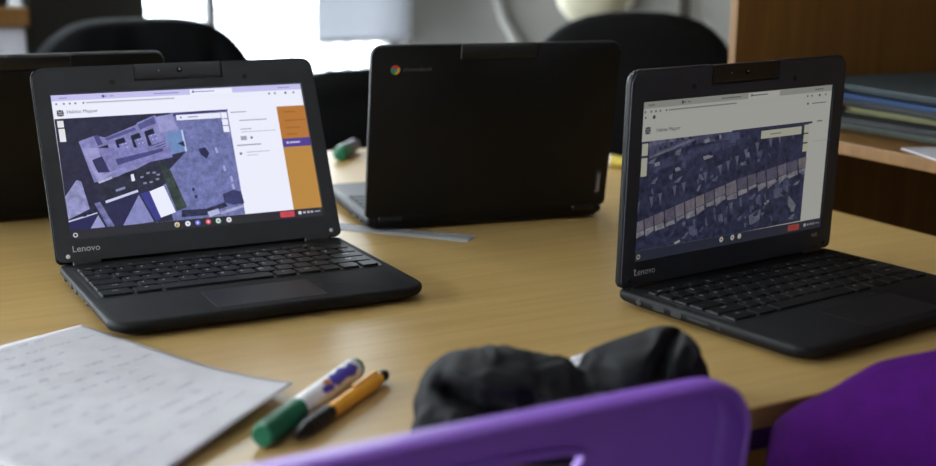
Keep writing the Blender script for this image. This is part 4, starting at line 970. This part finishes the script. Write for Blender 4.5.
def office_chair(loc, rz, w, h, label, round_top=True, tip=False):
    c = empty('office_chair', loc, rz); tag(c, label, 'chair', 'black chairs on the far side of the table' )
    th = .045
    def prof(sc, y):
        p = []
        n = 40
        for i in range(n):
            a = 2*pi*i/n; e = 2/ (2.7 if round_top and sin(a) > 0 else 4.5)
            ca, sa = cos(a), sin(a)
            p.append((w/2*sc*abs(ca)**e*(1 if ca > 0 else -1), y + .03*(abs(ca)**e)**2, h-.23 + .23*sc*abs(sa)**e*(1 if sa > 0 else -1)))
        return p
    bm = BM(); loft(bm, [prof(.86, -.006), prof(.96, .0), prof(1, .012), prof(1, th-.012), prof(.96, th), prof(.86, th+.006)])
    finish('backrest', bm, MT['chair_black'], c, ang=60)
    bm = BM(); loft(bm, [[(a, b, z) for a, b in rrect(.36-i, .36-i, .08, 6, 0, -.20)] for i, z in ((.06, .405), (.01, .42), (0, .44), (.01, .465), (.08, .475))]); finish('seat', bm, MT['chair_black'], c, ang=50)
    bm = BM(); tube(bm, [(0, -.15, .40), (0, .06, .41), (0, .075, .46), (0, .055, h-.25)], .022, 10); finish('back_support', bm, MT['black_p'], c)
    bm = BM(); rev(bm, [(0, .03), (.25, .03), (.26, .045), (.33, .045)], (0, -.23, .08), (0, -.23, 1), 18); finish('column', bm, MT['black_p'], c, ang=40)
    for i in range(5):
        a = 2*pi*i/5 + .3; d = V((cos(a), sin(a), 0)); o = V((0, -.23, 0))
        bm = BM(); tube(bm, [o+V((0, 0, .105)), o+d*.10+V((0, 0, .095)), o+d*.18+V((0, 0, .07))], [.024, .02, .015], 8); lg = finish('foot_spoke', bm, MT['black_p'], c)
        bm = BM(); q = V((-d.y, d.x, 0)); ctr = o+d*.18+V((0, 0, .0285)); rev(bm, [(0, .02), (.003, .028), (.027, .028), (.03, .02)], ctr-q*.015, ctr+q*.015, 16); finish('caster', bm, MT['black_p'], lg, ang=40)
    return c
GC = SN(.935, .60, 0)
gc = empty('padded_chair', SN(.80, .57, ZF), YAW); tag(gc, 'black chair beneath the draped purple garment at the front of the table', 'chair')
bm = BM(); loft(bm, [[(a, y, b) for a, b in rrect(.36-i, .36-i, .10, 6, 0, .59)] for i, y in ((.03, -.018), (0, -.01), (0, .01), (.03, .018))]); finish('backrest', bm, MT['chair_black'], gc, ang=50)
bm = BM(); loft(bm, [[(a, b, z) for a, b in rrect(.42-i, .40-i, .06, 6, 0, .24)] for i, z in ((.03, .41), (0, .42), (0, .445), (.05, .455))]); finish('seat', bm, MT['chair_black'], gc, ang=50)
for sx in (-1, 1):
    bm = BM(); tube(bm, [(sx*.15, .06, .41), (sx*.155, .0, .43), (sx*.155, .0, .55)], .011, 10); finish('back_bracket', bm, MT['steel'], gc)
    for y0, y1 in ((.08, -.02), (.38, .42)):
        bm = BM(); tube(bm, [(sx*.16, y0, .415), (sx*.19, y1, 0)], .011, 12); finish('leg', bm, MT['steel'], gc)
draped('purple_jacket', .26, .056, .058, 'bright purple fleece garment draped over the chair in the lower right corner', 'garment', MT['purple_cloth'], SN(.80, .57, 0), YAW, 4, .028, 10, drop=.30, rnd=.44)

# ---------------------------------------------------------------- chairs beyond the table
office_chair(SN(.668, 2.36, ZF), YAW, .39, .895, 'black padded chair under the dark jacket, far side of the table')
office_chair(SN(1.10, 2.30, ZF), YAW, .36, .805, 'low black chair between the orange-panel laptop and the emblem laptop', round_top=False)
office_chair(SN(1.465, 1.95, ZF), .12, .43, .925, 'black round-topped chair in front of the grey wall, beside the wooden shelf unit')
draped('dark_jacket', .205, .167, .055, 'dark navy jacket draped over the far left black chair', 'garment', MT['navy_cloth'], SN(.668, 2.38, 0), YAW, 9, .014, 8, drop=.26, rnd=.42, ex=4.2)

# ---------------------------------------------------------------- shelf unit at the right end of the table
B0, B1, BN0, BN1, BZ = 1.192, 1.82, .10, 1.376, 1.0
bk = empty('shelf_unit', SN((B0+B1)/2, (BN0+BN1)/2, ZF), YAW); tag(bk, 'tall brown wooden shelf unit standing at the right end of the table', 'shelf')
def bp(nm, s0, s1, n0, n1, z0, z1):
    bm = BM(); box(bm, ((s0+s1)/2-(B0+B1)/2, (n0+n1)/2-(BN0+BN1)/2, (z0+z1)/2-ZF), (s1-s0, n1-n0, z1-z0)); return finish(nm, bm, MT['bookcase'], bk, bevel=.0012)
bp('side_panel', B0, B1, BN1-.002, BN1+.012, ZF, BZ); bp('side_panel', B0, B1, BN0-.018, BN0, ZF, BZ)
bp('back_panel', B1, B1+.008, BN0, BN1, ZF, BZ); bp('top_panel', B0, B1, BN0, BN1-.002, BZ-.02, BZ)
bp('shelf_board', B0+.002, B1, BN0, BN1-.002, .062, .078); bp('shelf_board', B0+.01, B1, BN0, BN1-.002, .56, .578); bp('shelf_board', B0+.02, B1, BN0, BN1-.002, ZF+.06, ZF+.08); bp('shelf_board', B0+.35, B1, BN0, BN1-.002, -.34, -.322)
z = .078; rnd = random.Random(5)
fold = [('f_grey', .013, 'sage grey folder at the bottom of the stack on the wooden shelf'), ('f_dark', .009, 'thin charcoal folder above the sage grey one on the wooden shelf'), ('f_cream', .007, 'cream folder between the two charcoal ones on the wooden shelf'),
        ('f_dark', .010, 'thick charcoal folder above the cream one on the wooden shelf'), ('f_blue', .006, 'blue folder in the stack on the wooden shelf'), ('f_teal', .009, 'teal folder above the blue one on the wooden shelf'), ('f_teal', .007, 'topmost teal folder of the stack on the wooden shelf')]
for k, (m, h, lb) in enumerate(fold):
    bm = BM(); w, d = .235+rnd.uniform(-.02, .02), .32
    rot = Euler((0, 0, YAW+rnd.uniform(-.09, .09)))
    box(bm, (0, 0, .0009), (w, d, .0015)); box(bm, (0, 0, h-.0012), (w, d, .0015)); box(bm, (w/2-.001, 0, h/2), (.002, d, h-.001))
    o = empty('folder', SN(1.39+rnd.uniform(-.02, .025), 1.12+rnd.uniform(-.03, .03), z), rot.z); tag(o, lb, 'folder', 'folders on the wooden shelf')
    finish('cover', bm, MT[m], o, bevel=.0005)
    bm = BM(); box(bm, (-.002, 0, h/2), (w-.012, d-.012, h-.0042)); finish('pages', bm, MT['f_grey'] if k == 0 else MT['f_cream'] if k == 2 else MT[m], o, smooth=False)
    z += h + .0002
bm = BM(); box(bm, (0, 0, .0008), (.06, .10, .0016), Euler((0, 0, YAW-.35)).to_matrix()); tag(finish('loose_paper', bm, MT['paper'], loc=SN(1.228, 1.04, .078), smooth=False), 'loose white paper at the front edge of the wooden shelf', 'paper')

# ---------------------------------------------------------------- far left
dc = empty('dark_cabinet', SN(.712, 3.09, ZF), YAW); tag(dc, 'tall dark cabinet beside the bright window, behind the jacketed chair', 'cabinet')
bm = BM(); box(bm, (0, 0, .72), (.266, .28, 1.44)); finish('body', bm, MT['dark_cab'], dc, bevel=.006)
bm = BM(); box(bm, (0, -.148, .74), (.25, .016, 1.36)); dd = finish('door', bm, MT['dark_cab'], dc, bevel=.004)
bm = BM(); tube(bm, [(.10, -.156, .78), (.10, -.18, .78), (.10, -.18, .64), (.10, -.156, .64)], .005, 8); finish('handle', bm, MT['steel'], dd)
wc = empty('low_cabinet', SN(.315, 2.89, ZF), YAW); tag(wc, 'pale lavender cabinet with brown wooden top at the far left', 'cabinet')
bm = BM(); box(bm, (0, 0, .437), (.44, .36, .874)); finish('body', bm, MT['white_cab'], wc, bevel=.004)
bm = BM(); box(bm, (0, -.188, .42), (.42, .016, .76)); dd = finish('door', bm, MT['white_cab'], wc, bevel=.003)
bm = BM(); tube(bm, [(.15, -.196, .6), (.15, -.22, .6), (.15, -.22, .5), (.15, -.196, .5)], .005, 8); finish('handle', bm, MT['steel'], dd)
bm = BM(); box(bm, (0, 0, .893), (.45, .40, .038)); finish('worktop', bm, MT['bookcase'], wc, bevel=.003)
bx = empty('black_box', SN(.335, 2.88, ZF+.912), YAW); tag(bx, 'black box on the brown top of the low cabinet', 'box')
bm = BM(); box(bm, (0, 0, .07), (.36, .25, .14)); finish('body', bm, MT['black_p'], bx, bevel=.006)
bm = BM(); box(bm, (0, 0, .148), (.37, .26, .016)); finish('lid', bm, MT['black_p'], bx, bevel=.004)

# ---------------------------------------------------------------- light: sky, daylight through the back window and the added side window
w = bpy.data.worlds.new('sky'); S.world = w; w.use_nodes = True
nt = w.node_tree; bg = nt.nodes['Background']
tc = nt.nodes.new('ShaderNodeTexCoord'); sx = nt.nodes.new('ShaderNodeSeparateXYZ'); rp = nt.nodes.new('ShaderNodeValToRGB')
rp.color_ramp.elements[0].position = .0; rp.color_ramp.elements[0].color = (.95, .97, 1, 1); rp.color_ramp.elements[1].position = .8; rp.color_ramp.elements[1].color = (.75, .87, 1, 1)
nt.links.new(tc.outputs['Generated'], sx.inputs[0]); nt.links.new(sx.outputs['Z'], rp.inputs[0]); nt.links.new(rp.outputs[0], bg.inputs['Color'])
bg.inputs['Strength'].default_value = SKY
def area(name, c, rot, sx, sy, energy, col, portal=False):
    l = bpy.data.lights.new(name, 'AREA'); l.shape = 'RECTANGLE'; l.size = sx; l.size_y = sy; l.energy = energy; l.color = col
    l.cycles.is_portal = portal
    o = bpy.data.objects.new(name, l); COL.objects.link(o); o.location = c; o.rotation_euler = rot; return o
area('window_portal', SN((WB[0]+WB[1])/2, NB+.13, (WB[2]+WB[3])/2), Euler((-pi/2, 0, YAW)), WB[1]-WB[0], WB[3]-WB[2], 1, (1, 1, 1), True)
area('fill_window_portal', SN(SL-.13, (WLw[0]+WLw[1])/2, (WLw[2]+WLw[3])/2), Euler((-pi/2, 0, YAW+pi/2)), WLw[1]-WLw[0], WLw[3]-WLw[2], 1, (1, 1, 1), True)
S.view_settings.view_transform = 'Standard'; S.view_settings.look = 'None'; S.view_settings.gamma = 1; S.view_settings.use_curve_mapping = False
S.view_settings.exposure = EXPO
S.cycles.use_denoising = True
S.cycles.max_bounces = 8; S.cycles.transparent_max_bounces = 12; S.cycles.sample_clamp_indirect = 6
# ---------------------------------------------------------------- stand everything on the floor at z = 0
for o in S.objects:
    if o.parent is None: o.location.z += TZ
